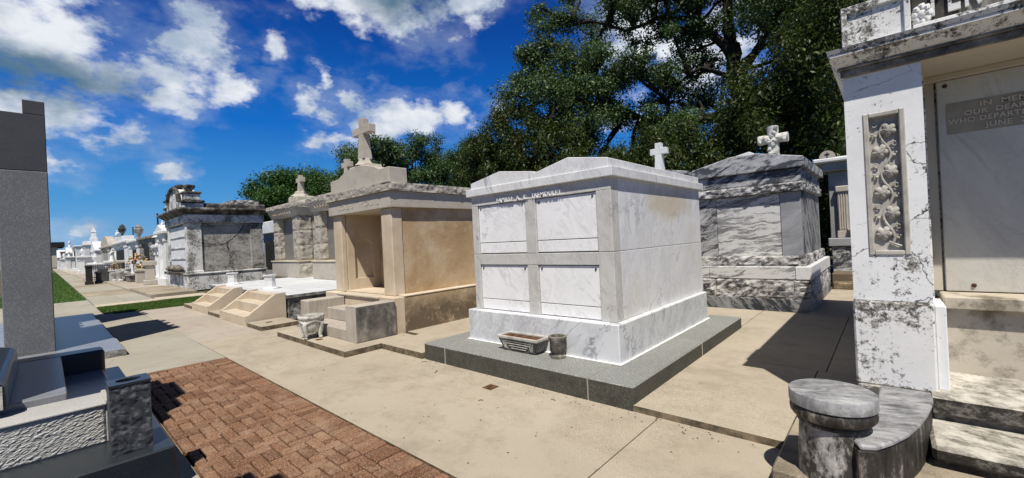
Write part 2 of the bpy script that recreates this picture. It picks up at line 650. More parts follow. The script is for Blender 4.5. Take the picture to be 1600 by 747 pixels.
@mat
def old_plaster(h):
    big = h.noise(1.1, 7, .7, h.map((1, 1, 1.4)), .5)
    fine = h.noise(9, 8, .75)
    k = h.math('ADD', h.math('MULTIPLY', big, .6), h.math('MULTIPLY', fine, .45))
    col = h.ramp(k, (.34, (.03, .028, .026, 1)), (.44, (.13, .125, .115, 1)), (.53, (.33, .32, .295, 1)), (.66, (.52, .505, .47, 1)))
    z = h.sep()[2]
    row = h.math('FRACT', h.math('DIVIDE', z, .42))
    gro = h.math('MULTIPLY', h.step(row, .06, .0), h.math('MULTIPLY', h.step(h.noise(2, 6, .7), .44, .54), .85))
    col = h.mix(gro, col, (.03, .028, .025, 1))
    cr = h.vor(.45, h.mix(.35, h.co, h.noise(2, 6, .7, color=True)), 'DISTANCE_TO_EDGE')
    col = h.mix(h.math('MULTIPLY', h.step(cr, .012, .004), h.step(big, .44, .5)), col, (.02, .02, .018, 1))
    h.out(col, .95, .1)
    h.bump(fine, .6, .03)


@mat
def black_mould(h):
    big = h.noise(2.5, 7, .7, h.map((1, 1, .6)))
    col = h.ramp(big, (.35, (.022, .021, .019, 1)), (.5, (.075, .07, .064, 1)), (.66, (.34, .32, .295, 1)))
    h.out(col, .95, .1)
    h.bump(big, .5, .02)


@mat
def cream_stone(h):
    big = h.noise(1.5, 6, .65)
    col = h.ramp(big, (.32, (.42, .37, .285, 1)), (.55, (.52, .47, .38, 1)), (.72, (.58, .535, .45, 1)))
    st = h.noise(2.4, 7, .72, h.map((1, 1, 1), loc=(0, 4, 2)))
    col = h.mix(h.math('MULTIPLY', h.step(st, .53, .64), .8), col, (.13, .105, .075, 1))
    h.out(col, .8, .25)
    h.bump(big, .1, .005)


@mat
def inscription_ground(h):
    big = h.noise(4, 7, .7)
    h.out(h.ramp(big, (.3, (.24, .215, .175, 1)), (.7, (.36, .33, .28, 1))), .8, .25)


@mat
def streaked_black_marble(h):
    run = h.noise(4.5, 9, .76, h.map((2.2, 2.2, .9), loc=(3, 1, 2)))
    col = h.ramp(run, (.40, (.012, .011, .010, 1)), (.54, (.04, .036, .032, 1)), (.60, (.16, .145, .125, 1)), (.70, (.42, .38, .32, 1)))
    h.out(col, .6, .3)
    h.bump(run, .2, .006)


@mat
def beige_plaster(h):
    big = h.noise(2.0, 5, .6)
    col = h.ramp(big, (.3, (.50, .445, .36, 1)), (.7, (.58, .525, .44, 1)))
    h.out(col, .85, .2)


@mat
def mildewed_marble(h):
    f = h.noise(9, 9, .76)
    col = h.ramp(f, (.36, (.15, .145, .135, 1)), (.5, (.33, .32, .30, 1)), (.62, (.50, .485, .455, 1)))
    tanp = h.noise(3.5, 8, .72, h.map((1.2, 1.2, .8), loc=(8, 2, 2)))
    col = h.mix(h.math('MULTIPLY', h.step(tanp, .50, .62), .75), col, (.40, .335, .265, 1))
    drip = h.noise(4.2, 9, .76, h.map((1.6, 1.6, .8), loc=(3, 1, 2)))
    col = h.mix(h.math('MULTIPLY', h.step(drip, .44, .52), .95), col, (.026, .023, .02, 1))
    h.out(col, .6, .35)
    h.bump(f, .25, .006)


@mat
def worn_marble_top(h):
    v = h.map((1, 3.2, 1), vec=h.map(rot=(0, 0, 68)))
    f = h.noise(6, 10, .8, v, .3)
    g = h.noise(4, 8, .72)
    k = h.math('ADD', h.math('MULTIPLY', f, .6), h.math('MULTIPLY', g, .4))
    col = h.ramp(k, (.38, (.06, .06, .065, 1)), (.46, (.20, .20, .205, 1)), (.53, (.33, .33, .335, 1)), (.62, (.50, .50, .495, 1)))
    h.out(col, .5, .4)
    h.bump(f, .3, .004)


@mat
def weathered_step(h):
    f = h.noise(8, 10, .8, h.map((1.2, .6, 1), vec=h.map(rot=(0, 0, 20))))
    b = h.noise(1.7, 6, .65, h.map(loc=(5, 1, 0)))
    col = h.ramp(f, (.36, (.06, .055, .045, 1)), (.46, (.30, .28, .235, 1)), (.54, (.52, .49, .425, 1)), (.66, (.62, .59, .52, 1)))
    col = h.mix(h.math('MULTIPLY', h.step(b, .53, .66), .6), col, (.10, .088, .07, 1))
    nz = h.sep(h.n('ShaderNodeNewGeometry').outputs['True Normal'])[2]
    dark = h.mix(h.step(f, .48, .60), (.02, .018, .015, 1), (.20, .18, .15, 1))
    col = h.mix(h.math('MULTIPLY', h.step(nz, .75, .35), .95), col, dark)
    h.out(col, .8, .25)
    h.bump(f, .6, .012)


@mat
def white_tile(h):
    br = h.n('ShaderNodeTexBrick')
    h.put(br.inputs['Vector'], h.co)
    br.offset = 0
    br.inputs['Color1'].default_value = (.66, .67, .68, 1)
    br.inputs['Color2'].default_value = (.58, .60, .62, 1)
    br.inputs['Mortar'].default_value = (.30, .31, .32, 1)
    br.inputs['Scale'].default_value = 1
    br.inputs['Mortar Size'].default_value = .008
    br.inputs['Brick Width'].default_value = .5
    br.inputs['Row Height'].default_value = .5
    m = h.noise(2, 6, .65)
    col = h.mix(h.math('MULTIPLY', h.step(m, .5, .72), .3), br.outputs[0], (.36, .36, .36, 1))
    h.out(col, .6, .3)


@mat
def rough_limestone(h):
    m = h.noise(5, 7, .7)
    col = h.ramp(m, (.32, (.27, .245, .21, 1)), (.5, (.38, .35, .30, 1)), (.7, (.46, .425, .36, 1)))
    h.out(col, .9, .2)
    h.bump(h.noise(24, 5, .7), .5, .012)


@mat
def rough_grey_rock(h):
    m = h.noise(6, 8, .74)
    col = h.ramp(m, (.34, (.06, .06, .056, 1)), (.48, (.19, .185, .175, 1)), (.66, (.38, .37, .35, 1)))
    h.out(col, .9, .2)
    h.bump(h.noise(20, 6, .7), .6, .015)


@mat
def grey_door_panel(h):
    m = h.noise(2, 5, .6)
    col = h.ramp(m, (.3, (.155, .148, .13, 1)), (.7, (.20, .19, .168, 1)))
    h.out(col, .55, .4)


@mat
def white_paint(h):
    m = h.noise(2.4, 7, .7)
    col = h.ramp(m, (.35, (.60, .60, .59, 1)), (.6, (.76, .765, .77, 1)))
    d = h.noise(3, 6, .7, h.map((4, 4, .7)))
    col = h.mix(h.math('MULTIPLY', h.step(d, .55, .7), .4), col, (.33, .32, .30, 1))
    h.out(col, .7, .3)


@mat
def grey_paint(h):
    m = h.noise(2.4, 7, .7)
    col = h.ramp(m, (.35, (.24, .245, .25, 1)), (.6, (.32, .325, .33, 1)))
    h.out(col, .7, .3)


@mat
def shade_and_dark_paint(h):
    m = h.noise(4, 5, .6)
    col = h.ramp(m, (.35, (.012, .012, .012, 1)), (.65, (.035, .033, .03, 1)))  # near-black colour: painted shade of recesses and hollows, plus a dark roof and mark
    h.out(col, .8, .2)


@mat
def painted_hole_shade(h):
    h.out((.004, .004, .004, 1), 1.0, 0)  # black colour standing in for the shade inside the hole


@mat
def far_grey_stone(h):
    m = h.noise(3, 8, .74)
    col = h.ramp(m, (.35, (.08, .08, .075, 1)), (.5, (.22, .215, .20, 1)), (.66, (.38, .37, .35, 1)))
    h.out(col, .9, .2)
    h.bump(m, .7, .04)


@mat
def pink_plaster(h):
    m = h.noise(3, 5, .6)
    h.out(h.ramp(m, (.3, (.34, .235, .20, 1)), (.7, (.42, .30, .26, 1))), .85, .2)


@mat
def black_iron(h):
    m = h.noise(14, 5, .7)
    h.out(h.ramp(m, (.4, (.012, .012, .013, 1)), (.7, (.05, .035, .028, 1))), .55, .4)


@mat
def rust_soil(h):
    m = h.noise(16, 6, .7)
    h.out(h.ramp(m, (.35, (.03, .018, .01, 1)), (.55, (.12, .06, .03, 1)), (.7, (.22, .13, .07, 1))), .95, .1)


@mat
def sooty_stone(h):
    m = h.noise(7, 8, .74)
    col = h.ramp(m, (.33, (.045, .04, .034, 1)), (.5, (.17, .155, .13, 1)), (.66, (.36, .33, .285, 1)))
    h.out(col, .85, .25)
    h.bump(m, .3, .008)


@mat
def carved_white_stone(h):
    m = h.noise(9, 8, .72)
    col = h.ramp(m, (.33, (.17, .165, .15, 1)), (.46, (.48, .47, .43, 1)), (.6, (.66, .65, .60, 1)))
    h.out(col, .85, .25)
    h.bump(m, .3, .008)


@mat
def carved_grey_stone(h):
    m = h.noise(6, 7, .7)
    col = h.ramp(m, (.33, (.28, .265, .235, 1)), (.55, (.46, .44, .395, 1)), (.7, (.54, .52, .47, 1)))
    h.out(col, .85, .25)
    h.bump(m, .3, .005)


def leaf(c1, c2, c3):
    def fn(h):
        r = h.island()
        big = h.noise(.8, 3, .6)
        col = h.ramp(r, (0, c1), (.6, c2), (1, c3))
        col = h.mix(h.math('MULTIPLY', h.step(big, .45, .65), .4), col, c3)
        h.out(col, .5, .35)
        tr = h.n('ShaderNodeBsdfTranslucent')
        h.put(tr.inputs[0], h.mix(.5, col, (.10, .16, .02, 1)))
        mx = h.n('ShaderNodeMixShader')
        mx.inputs[0].default_value = .22
        h.L.new(h.b.outputs[0], mx.inputs[1])
        h.L.new(tr.outputs[0], mx.inputs[2])
        out = [x for x in h.N if x.type == 'OUTPUT_MATERIAL'][0]
        h.L.new(mx.outputs[0], out.inputs[0])
    return fn


M['leaf_oak'] = named('oak_leaves', leaf((.030, .062, .018, 1), (.054, .105, .032, 1), (.115, .18, .068, 1)))
M['leaf_dark'] = named('cedar_leaves', leaf((.018, .034, .008, 1), (.034, .056, .010, 1), (.075, .095, .018, 1)))
M['leaf_mid'] = named('mid_green_leaves', leaf((.022, .055, .016, 1), (.036, .085, .024, 1), (.06, .125, .035, 1)))
M['leaf_round'] = named('bright_green_leaves', leaf((.02, .06, .010, 1), (.035, .095, .015, 1), (.06, .14, .022, 1)))
M['grass'] = named('grass_blades', leaf((.045, .095, .012, 1), (.075, .145, .02, 1), (.11, .19, .03, 1)))


@mat
def bark(h):
    m = h.noise(6, 7, .7, h.map((3, 3, .6)))
    h.out(h.ramp(m, (.35, (.012, .010, .008, 1)), (.6, (.045, .038, .03, 1)), (.75, (.12, .105, .085, 1))), .95, .1)
    h.bump(m, .7, .04)


@mat
def petals(h):
    r = h.island()
    h.out(h.ramp(r, (0, (.65, .45, .08, 1)), (.3, (.75, .70, .62, 1)), (.55, (.45, .10, .07, 1)), (.75, (.70, .55, .14, 1)), (.85, (.05, .09, .03, 1))), .8, .2)


for _n in list(globals()):
    _v = globals()[_n]
    if isinstance(_v, bpy.types.Material):
        M[_n] = _v

# ------------------------------------------------------------------ camera
cam = bpy.data.cameras.new('Camera')
cam.sensor_width = 36
cam.lens = 656.77 / 1600 * 36
cam.clip_end = 3000
cam.clip_start = .05
co = bpy.data.objects.new('Camera', cam)
COL.objects.link(co)
YAW, ROLL, PITCH = R(41.942), R(2.803), R(.123)
fwd = Vector((math.cos(YAW) * math.cos(PITCH), math.sin(YAW) * math.cos(PITCH), math.sin(PITCH)))
rt = Vector((math.sin(YAW), -math.cos(YAW), 0))
up = rt.cross(fwd)
r3 = rt * math.cos(ROLL) - up * math.sin(ROLL)
u3 = rt * math.sin(ROLL) + up * math.cos(ROLL)
co.matrix_world = Matrix(((r3.x, u3.x, -fwd.x, 0), (r3.y, u3.y, -fwd.y, 0), (r3.z, u3.z, -fwd.z, 1.6), (0, 0, 0, 1)))
scene.camera = co

# ------------------------------------------------------------------ light and sky
SE = R(60.3)
SX, SY = .788, .615
sun = bpy.data.lights.new('Sun', 'SUN')
sun.energy = 5.0
sun.angle = R(.5)
sun.color = (1, .945, .86)
so = bpy.data.objects.new('Sun', sun)
COL.objects.link(so)
so.location = (-8, -6, 20)
so.rotation_euler = Vector((SX * math.cos(SE), SY * math.cos(SE), -math.sin(SE))).to_track_quat('-Z', 'Y').to_euler()

world = bpy.data.worlds.new('World')
scene.world = world
world.use_nodes = True


def build_sky():
    nt = world.node_tree
    N, L = nt.nodes, nt.links
    N.clear()

    def put(s, v):
        if isinstance(v, bpy.types.NodeSocket):
            L.new(v, s)
        else:
            s.default_value = v

    def mth(op, a, b=0., clamp=False):
        x = N.new('ShaderNodeMath')
        x.operation = op
        x.use_clamp = clamp
        put(x.inputs[0], a)
        put(x.inputs[1], b)
        return x.outputs[0]

    def rng(v, a, b, c=0., d=1., smooth=True):
        x = N.new('ShaderNodeMapRange')
        x.interpolation_type = 'SMOOTHSTEP' if smooth else 'LINEAR'
        put(x.inputs[0], v)
        for i, k in enumerate((a, b, c, d)):
            x.inputs[i + 1].default_value = k
        return x.outputs[0]

    def mixc(f, a, b):
        x = N.new('ShaderNodeMix')
        x.data_type = 'RGBA'
        put(x.inputs[0], f)
        put(x.inputs[6], a)
        put(x.inputs[7], b)
        return x.outputs[2]

    tc = N.new('ShaderNodeTexCoord')
    sep = N.new('ShaderNodeSeparateXYZ')
    L.new(tc.outputs['Generated'], sep.inputs[0])
    deg = 180 / math.pi
    az = mth('MULTIPLY', mth('ARCTAN2', sep.outputs[1], sep.outputs[0]), deg)
    el = mth('MULTIPLY', mth('ARCSINE', sep.outputs[2]), deg)
    sky = N.new('ShaderNodeTexSky')
    sky.sky_type = 'NISHITA'
    sky.sun_disc = False
    sky.sun_elevation = SE
    sky.sun_rotation = math.atan2(-SX, -SY)
    sky.altitude = 10
    sky.air_density = 1.0
    sky.dust_density = .4
    sky.ozone_density = 3
    gm = N.new('ShaderNodeHueSaturation')
    L.new(sky.outputs[0], gm.inputs['Color'])
    gm.inputs['Saturation'].default_value = 1.3
    cr = N.new('ShaderNodeValToRGB')
    L.new(rng(el, -2., 60., smooth=False), cr.inputs[0])
    e = cr.color_ramp.elements
    while len(e) < 8:
        e.new(.5)
    for i, (p, c) in enumerate(((0, S(120, 165, 205)), (3 / 62, S(104, 160, 208)), (8 / 62, S(62, 142, 205)), (17 / 62, S(0, 100, 190)), (28 / 62, S(0, 64, 150)), (38 / 62, S(6, 44, 118)), (46 / 62, S(16, 36, 72)), (1, S(22, 36, 60)))):
        e[i].position = p
        e[i].color = c
    sc = N.new('ShaderNodeVectorMath')
    sc.operation = 'SCALE'
    L.new(cr.outputs[0], sc.inputs[0])
    sc.inputs['Scale'].default_value = 10.0
    base = mixc(.90, gm.outputs[0], sc.outputs[0])

    def noise(scale, detail, rough, off=(0, 0, 0), zs=1.6):
        mp = N.new('ShaderNodeMapping')
        L.new(tc.outputs['Generated'], mp.inputs[0])
        mp.inputs['Location'].default_value = off
        mp.inputs['Scale'].default_value = (1, 1, zs)
        x = N.new('ShaderNodeTexNoise')
        L.new(mp.outputs[0], x.inputs[0])
        x.inputs['Scale'].default_value = scale
        x.inputs['Detail'].default_value = detail
        x.inputs['Roughness'].default_value = rough
        return x.outputs[0]
    w1, w2 = noise(9, 6, .58, (5, 1, 3)), noise(9, 6, .58, (2, 8, 6))
    az = mth('ADD', az, mth('MULTIPLY', mth('SUBTRACT', w1, .5), 9.))
    el = mth('ADD', el, mth('MULTIPLY', mth('SUBTRACT', w2, .5), 6.))
    n1 = noise(7, 8, .58)
    n2 = noise(24, 6, .6, (3, 1, 2))
    n3 = noise(4, 6, .55, (1.5, 4, .06))
    # clouds: azimuth, elevation, half widths in degrees, weight
    blobs = [(90, 19.5, 7.5, 5.2, .85), (85, 17.6, 6.0, 3.2, .85), (80.5, 18.4, 4.5, 2.6, .85), (77.5, 22.3, 2.4, 3.6, .95),
             (74.8, 18.4, 3.4, 2.0, .95), (90, 13.5, 7, 2.6, .85), (84.8, 12.3, 4.0, 1.7, .85), (90, 9.6, 3.6, 1.6, .75),
             (81.5, 16.0, 4, 2.0, .85), (97, 18, 6, 6, .85),
             (57, 30.5, 11, 4.8, 1.1), (54, 27.0, 3.6, 2.8, .95), (65, 29, 4, 3, .9), (47, 31, 5, 3.5, 1.0),
             (66.2, 17.2, 2.6, 2.0, 1.0), (64.3, 19.6, 1.5, 2.2, .9), (61.4, 18.4, 1.9, 1.7, .95),
             (65.5, 13.4, 3.4, 1.3, .85), (61, 14.5, 3, 1.8, 1.0), (57.6, 16.2, 3.6, 2.4, 1.15), (53.2, 16.0, 4.0, 2.2, 1.15),
             (49, 16.6, 3.0, 2.1, 1.1), (43.2, 17.2, 1.4, 1.2, .85), (80.2, 9.1, 1.5, .9, .9), (89, 2.6, 3, 1.5, .6),
             (70.5, 23, 2.2, 1.4, .62), (25, 26.5, 4.5, 8, 1.0), (16, 20, 7, 6, .9), (29, 15, 6, 3, .6), (77, 2, 3, 1.2, .35)]
    dens = None
    for (a, e, wa, we, wt) in blobs:
        da = mth('DIVIDE', mth('SUBTRACT', az, float(a)), float(wa))
        de = mth('DIVIDE', mth('SUBTRACT', el, float(e)), float(we))
        d = mth('SQRT', mth('ADD', mth('MULTIPLY', da, da), mth('MULTIPLY', de, de)))
        v = mth('SUBTRACT', float(wt), d)
        dens = v if dens is None else mth('MAXIMUM', dens, v)
    dens = mth('MAXIMUM', dens, -1.2)
    dd = mth('ADD', mth('MULTIPLY', dens, 1.2), mth('MULTIPLY', mth('SUBTRACT', n1, .5), 2.7))
    dd = mth('ADD', dd, mth('MULTIPLY', mth('SUBTRACT', n2, .5), 2.1))
    alpha = rng(dd, -.20, .85)
    wisp = mth('MULTIPLY', mth('MULTIPLY', rng(dd, -1.1, .1), rng(n3, .40, .62)), .30)
    alpha = mth('MAXIMUM', alpha, wisp)
    # grey undersides
    dark = None
    for (a, e, wa, we, wt) in [(91, 17.0, 8, 2.6, 1.15), (54, 30, 7, 3.0, 1.15), (84, 15.8, 4, 1.4, .6), (93, 22, 6, 3, .6), (89, 11.5, 3, 1.0, .5)]:
        da = mth('DIVIDE', mth('SUBTRACT', az, float(a)), float(wa))
        de = mth('DIVIDE', mth('SUBTRACT', el, float(e)), float(we))
        d = mth('SQRT', mth('ADD', mth('MULTIPLY', da, da), mth('MULTIPLY', de, de)))
        v = mth('SUBTRACT', float(wt), d)
        dark = v if dark is None else mth('MAXIMUM', dark, v)
    dk = rng(mth('ADD', dark, mth('MULTIPLY', mth('SUBTRACT', n3, .5), 1.8)), -.25, .9)
    n4 = noise(11, 7, .6, (.4, .7, -.11))
    # billows: the side turned to the sun is white, the folds and the thick middle grey
    soft = rng(mth('ADD', mth('MULTIPLY', n3, .55), mth('MULTIPLY', n4, .45)), .40, .60)
    K = 10.0
    white = (.76 * K, .79 * K, .84 * K, 1)
    grey = (.33 * K, .42 * K, .55 * K, 1)
    slate = (.045 * K, .13 * K, .21 * K, 1)
    cc = mixc(mth('MULTIPLY', soft, .95), white, grey)
    cc = mixc(mth('MULTIPLY', dk, .9), cc, slate)
    col = mixc(alpha, base, cc)
    bg = N.new('ShaderNodeBackground')
    L.new(col, bg.inputs[0])
    bg.inputs[1].default_value = .1
    out = N.new('ShaderNodeOutputWorld')
    L.new(bg.outputs[0], out.inputs[0])


build_sky()
scene.view_settings.view_transform = 'Standard'
scene.view_settings.look = 'None'
scene.view_settings.exposure = 0.12
scene.view_settings.gamma = 1

# ------------------------------------------------------------------ the setting
structure(MB().box(-350, 900, -350, 900, -1.0, -.05, 0).build('ground', M['earth']))


def slabs(name, m, rects, zt=0.0, th=.08, gap=.008):
    mb = MB()
    for (x0, x1, y0, y1) in rects:
        mb.box(x0 + gap / 2, x1 - gap / 2, y0 + gap / 2, y1 - gap / 2, zt - th, zt, .004)
    return structure(mb.build(name, m))


slabs('walkway', M['concrete'], [(1.83, 3.6, -5, 1.55), (1.83, 3.6, 1.55, 4.95), (1.83, 3.52, 4.95, 9.5), (3.52, 3.6, 4.95, 6.1)])
slabs('walkway_strip', M['concrete_grey'], [(.30, .705, -4, 1.5), (.30, .705, 1.5, 4.75), (.30, .705, 4.75, 7.72)])
slabs('grey_walkway', M['concrete_grey'], [(-1.5, 1.83, 7.735, 9.45), (.84, 1.83, 9.45, 13.2), (.84, 1.83, 13.2, 17.0), (-1.5, .84, 9.45, 17.0),
                                          (-1.5, 1.11, 17.0, 20.5), (-1.5, 1.11, 20.5, 24.2)])
slabs('pink_walkway', M['concrete_pink'], [(1.83, 2.9, y, y + d) for y, d in ((9.5, 1.25), (10.75, 1.35), (12.1, 1.5), (13.6, 1.6), (15.2, 1.8))] +
      [(2.9, 3.75, 9.5, 17.0)])
slabs('kerb', M['cast_stone'], [(1.11, 2.8, 20.05, 20.95), (2.8, 4.4, 20.3, 21.6), (1.11, 1.3, 17.0, 17.08)], .02)
rr = random.Random(4)
far1, far2 = [], []
y = 20.95
while y < 150:
    d = rr.uniform(2.2, 4.5)
    (far1 if rr.random() < .6 else far2).append((1.13, 2.0, y, y + d))
    (far1 if rr.random() < .5 else far2).append((2.0, 2.78, y, y + d))
    y += d
slabs('far_walkway', M['concrete_grey'], far1)
slabs('stained_far_walkway', M['concrete_old'], far2, -.01)
slabs('forecourt', M['concrete_old'], [(2.78, 4.3, 22.0, 28.2)], .12, .2)
slabs('far_forecourt', M['concrete_pink'], [(2.78, 4.4, 28.4, 36.5), (2.78, 4.4, 36.6, 48), (2.2, 4.4, 48.2, 70), (2.0, 4, 70, 120)], .06, .15)
slabs('side_pavement', M['concrete'], [(3.5, 5.42, .62, 1.80), (5.42, 8.9, .55, 1.80), (3.75, 5.42, -.2, .62), (5.42, 8.9, -.6, .55),
                                      (7.2, 8.9, 1.80, 5.0), (8.9, 14, -.9, 1.12)], .06, .14)
slabs('tan_pavement', M['concrete'], [(3.47, 4.2, 4.91, 5.97), (4.2, 8, 4.91, 6.5)], .09, .16)
slabs('door_pavement', M['concrete'], [(2.88, 4.1, 5.97, 8.66), (2.88, 3.62, 9.53, 10.42), (2.88, 3.62, 12.5, 13.7), (2.9, 3.62, 15.5, 16.75)], .09, .16)

# herringbone brick pavers with a soldier course along the concrete
bm_ = MB()
U = .1
rr = random.Random(11)


def paver(x0, x1, y0, y1, lim):
    x0, x1 = max(x0, lim[0]), min(x1, lim[1])
    y0, y1 = max(y0, lim[2]), min(y1, lim[3])
    if x1 - x0 < .03 or y1 - y0 < .03:
        return
    g = .0055
    dz = rr.uniform(-.005, .004)
    e = [rr.uniform(-.002, .002) for _ in range(4)]
    bm_.box(x0 + g + e[0], x1 - g + e[1], y0 + g + e[2], y1 - g + e[3], -.06, .003 + dz, .009)


lim = (.715, 1.60, .3, 7.615)
for i in range(6, 18):
    for j in range(0, 80):
        k = (i - j) % 4
        if k == 0:
            paver(i * U, i * U + 2 * U, j * U, j * U + U, lim)
        elif k == 3:
            paver(i * U, i * U + U, j * U, j * U + 2 * U, lim)
j = .3
while j < 7.6:
    paver(1.60, 1.822, j, j + U, (1.60, 1.822, .3, 7.72))
    j += U
i = .715
while i < 1.6:
    paver(i, i + 2 * U, 7.615, 7.72, (.715, 1.60, 7, 7.72))
    i += 2 * U
structure(bm_.build('brick_pavement', M['brick_paver']))
structure(MB().box(.69, 1.835, -.5, 7.73, -.049, -.02, 0).build('paver_bed', M['rust_soil']))


def grass(name, label, poly, n, hgt, seed, zfun=lambda x, y: 0):
    g = np.random.default_rng(seed)
    xs = [p[0] for p in poly]
    ys = [p[1] for p in poly]
    P = np.stack([g.uniform(min(xs), max(xs), n), g.uniform(min(ys), max(ys), n)], 1)
    ins = np.zeros(n, bool)
    for a in range(len(poly)):
        (x1, y1), (x2, y2) = poly[a], poly[a - 1]
        c = ((y1 > P[:, 1]) != (y2 > P[:, 1])) & (P[:, 0] < (x2 - x1) * (P[:, 1] - y1) / (y2 - y1 + 1e-9) + x1)
        ins ^= c
    P = P[ins]
    n = len(P)
    a = g.uniform(0, 6.28, n)
    w = g.uniform(.006, .013, n) * (hgt / .05)
    hh = g.uniform(.5, 1.2, n) * hgt
    lx, ly = g.normal(0, .5, n) * hh, g.normal(0, .5, n) * hh
    v = np.zeros((n, 3, 3))
    v[:, 0] = np.stack([P[:, 0] + np.cos(a) * w, P[:, 1] + np.sin(a) * w, np.full(n, -.02)], 1)
    v[:, 1] = np.stack([P[:, 0] - np.cos(a) * w, P[:, 1] - np.sin(a) * w, np.full(n, -.02)], 1)
    v[:, 2] = np.stack([P[:, 0] + lx, P[:, 1] + ly, hh - .02], 1)
    vs = v.reshape(-1, 3).tolist()
    fs = [(3 * k, 3 * k + 1, 3 * k + 2) for k in range(n)]
    nb = len(vs)
    vs += [(p[0], p[1], -.015) for p in poly]
    fs.append(tuple(nb + k for k in range(len(poly))))
    mb = MB()
    mb.add(vs, fs)
    o = mb.build(name, M['grass'])
    o['kind'] = 'stuff'
    o['label'] = label
    return o


grass('grass', 'clipped green grass strip between the pale kerb and the paving beside the stone stairs', [(1.13, 17.1), (2.9, 17.1), (3.95, 18.2), (4.3, 20.25), (2.8, 20.25), (1.13, 20.02)], 30000, .055, 1)
grass('grass', 'long green grass verge running along the left edge of the far walk', [(-1.5, 24.3), (1.10, 24.3), (1.10, 95), (-1.5, 95)], 60000, .06, 2)

# ------------------------------------------------------------------ white marble tomb with four vault fronts
t = thing('marble_tomb', 'white veined marble tomb with four square vault fronts on a grey granite kerb', 'tomb', (4.05, 3.3, 0))
for r_ in ((3.5, 5.37, 1.77, 2.247), (5.376, 7.22, 1.77, 2.247), (3.5, 7.0, 2.253, 4.437), (3.5, 7.0, 4.443, 4.89)):
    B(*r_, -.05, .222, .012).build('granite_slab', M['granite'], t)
for r_ in ((5.3705, 5.3755, 1.766, 2.247), (3.496, 4.05, 2.2475, 2.2525), (3.496, 4.05, 4.4375, 4.4425)):
    B(*r_, .0, .2235, 0).build('mortar_joint', M['limestone'], t)
bc = MB().box(4.03, 6.92, 2.17, 4.53, .222, .642, .01)
bc.build('base_course', M['marble_base'], t)
MB().box(4.005, 6.94, 2.145, 4.55, .222, .230, .002).build('mortar_joint', M['marble_panel'], t)
fr = MB()
core = MB().box(4.185, 6.98, 2.262, 4.44, .642, 2.24, 0)
core.build('core', M['grey_paint'], t)
for (z0, z1) in ((.644, 1.415), (1.421, 2.10)):
    fr.box(4.13, 4.30, 2.238, 2.425, z0, z1, .004)
    fr.box(4.13, 4.30, 4.345, 4.46, z0, z1, .004)
    fr.box(4.133, 4.22, 3.300, 3.470, z0, z1 if z1 > 2 else 1.268, .004)
fr.box(4.131, 4.22, 2.427, 4.343, 1.272, 1.415, .004)
fr.box(4.13, 4.30, 2.238, 4.46, 2.102, 2.24, .004)
fr.build('front_frame', M['marble_shade'], t)
sp = MB()
sp.box(4.303, 6.99, 2.241, 2.30, .644, 1.415, .004)
sp.build('side_panel', M['marble_side'], t)
MB().box(4.303, 6.99, 2.241, 2.30, 1.421, 2.24, .004).build('side_panel', M['marble_side'], t)
MB().box(4.303, 6.99, 4.40, 4.458, .644, 2.24, .004).build('side_panel', M['marble_side'], t)
for (y0, y1) in ((2.435, 3.292), (3.478, 4.337)):
    for (z0, z1) in ((.652, 1.262), (1.432, 2.092)):
        p = MB().box(4.150, 4.184, y0, y1, z0 + .148, z1, .003).build('vault_panel', M['marble_panel'], t)
        MB().box(4.152, 4.184, y0, y1, z0, z0 + .138, .003).build('sill_strip', M['marble_panel'], p)
        for yy in (y0 + .045, y1 - .045):
            MB().ball((4.150, yy, z1 - .04), .013, 1.3, 8).build('screw', M['black_iron'], p)
MB().box(4.079, 7.05, 2.185, 4.52, 2.24, 2.345, .006).build('cornice', M['marble'], t)
MB().prism([(4.43, 2.345), (4.43, 2.425), (3.86, 2.525), (3.288, 2.445), (3.288, 2.345)], 'x', 4.10, 7.0, .005).build('roof_cap', M['marble'], t)
MB().prism([(3.280, 2.345), (3.280, 2.415), (2.76, 2.53), (2.24, 2.445), (2.24, 2.345)], 'x', 4.10, 7.0, .005).build('roof_cap', M['marble'], t)
letters('FAMILLE  A.  C.  TREMOULET.', .094, 4.1285, 3.945, 2.113, .014, 1.1, .0012, 1.08).build('inscription', M['marble_panel'], t)

# trough and vase standing on the granite kerb
t = thing('trough_planter', 'long sooty stone flower trough with ribbed sides on the granite kerb', 'planter', (3.90, 3.42, .222))
mb = MB()
mb.frustum((3.835, 3.985, 3.17, 3.67), (3.80, 4.02, 3.11, 3.73), .24, .385)
mb.build('trough_body', M['sooty_stone'], t)
MB().frustum((3.84, 3.98, 3.18, 3.66), (3.83, 3.99, 3.165, 3.675), .222, .243).build('foot', M['sooty_stone'], t)
rim = MB()
for r_ in ((3.785, 3.815, 3.095, 3.745), (4.005, 4.035, 3.095, 3.745), (3.815, 4.005, 3.095, 3.125), (3.815, 4.005, 3.715, 3.745)):
    rim.box(*r_, .38, .415, .006)
rim.build('rim', M['carved_grey_stone'], t)
MB().box(3.815, 4.005, 3.125, 3.715, .386, .395, 0).build('soil', M['rust_soil'], t)
rb = MB()
for k in range(4):
    zz = .262 + k * .03
    x_ = 3.835 - (zz - .24) * .24
    in_ = .05 * (3 - k)
    rb.tube([(x_ - .003, 3.24 + in_ * .4 - k * .01, zz), (x_ - .003, 3.60 - in_ * .4 + k * .01, zz)], .007, 6)
for yy, s_ in ((3.20, -1), (3.64, 1)):
    for k in range(3):
        rb.tube([(3.830 - .003, yy + s_ * .01 * k - s_ * .025 * k, .255), (3.80, yy + s_ * .03 - s_ * .03 * k, .375)], .007, 6)
for k in range(4):
    xx = 3.85 + k * .04
    rb.tube([(xx, 3.170 - .004, .255), (xx - .004, 3.115 - .004, .375)], .007, 6)
rb.build('rib', M['carved_grey_stone'], t)

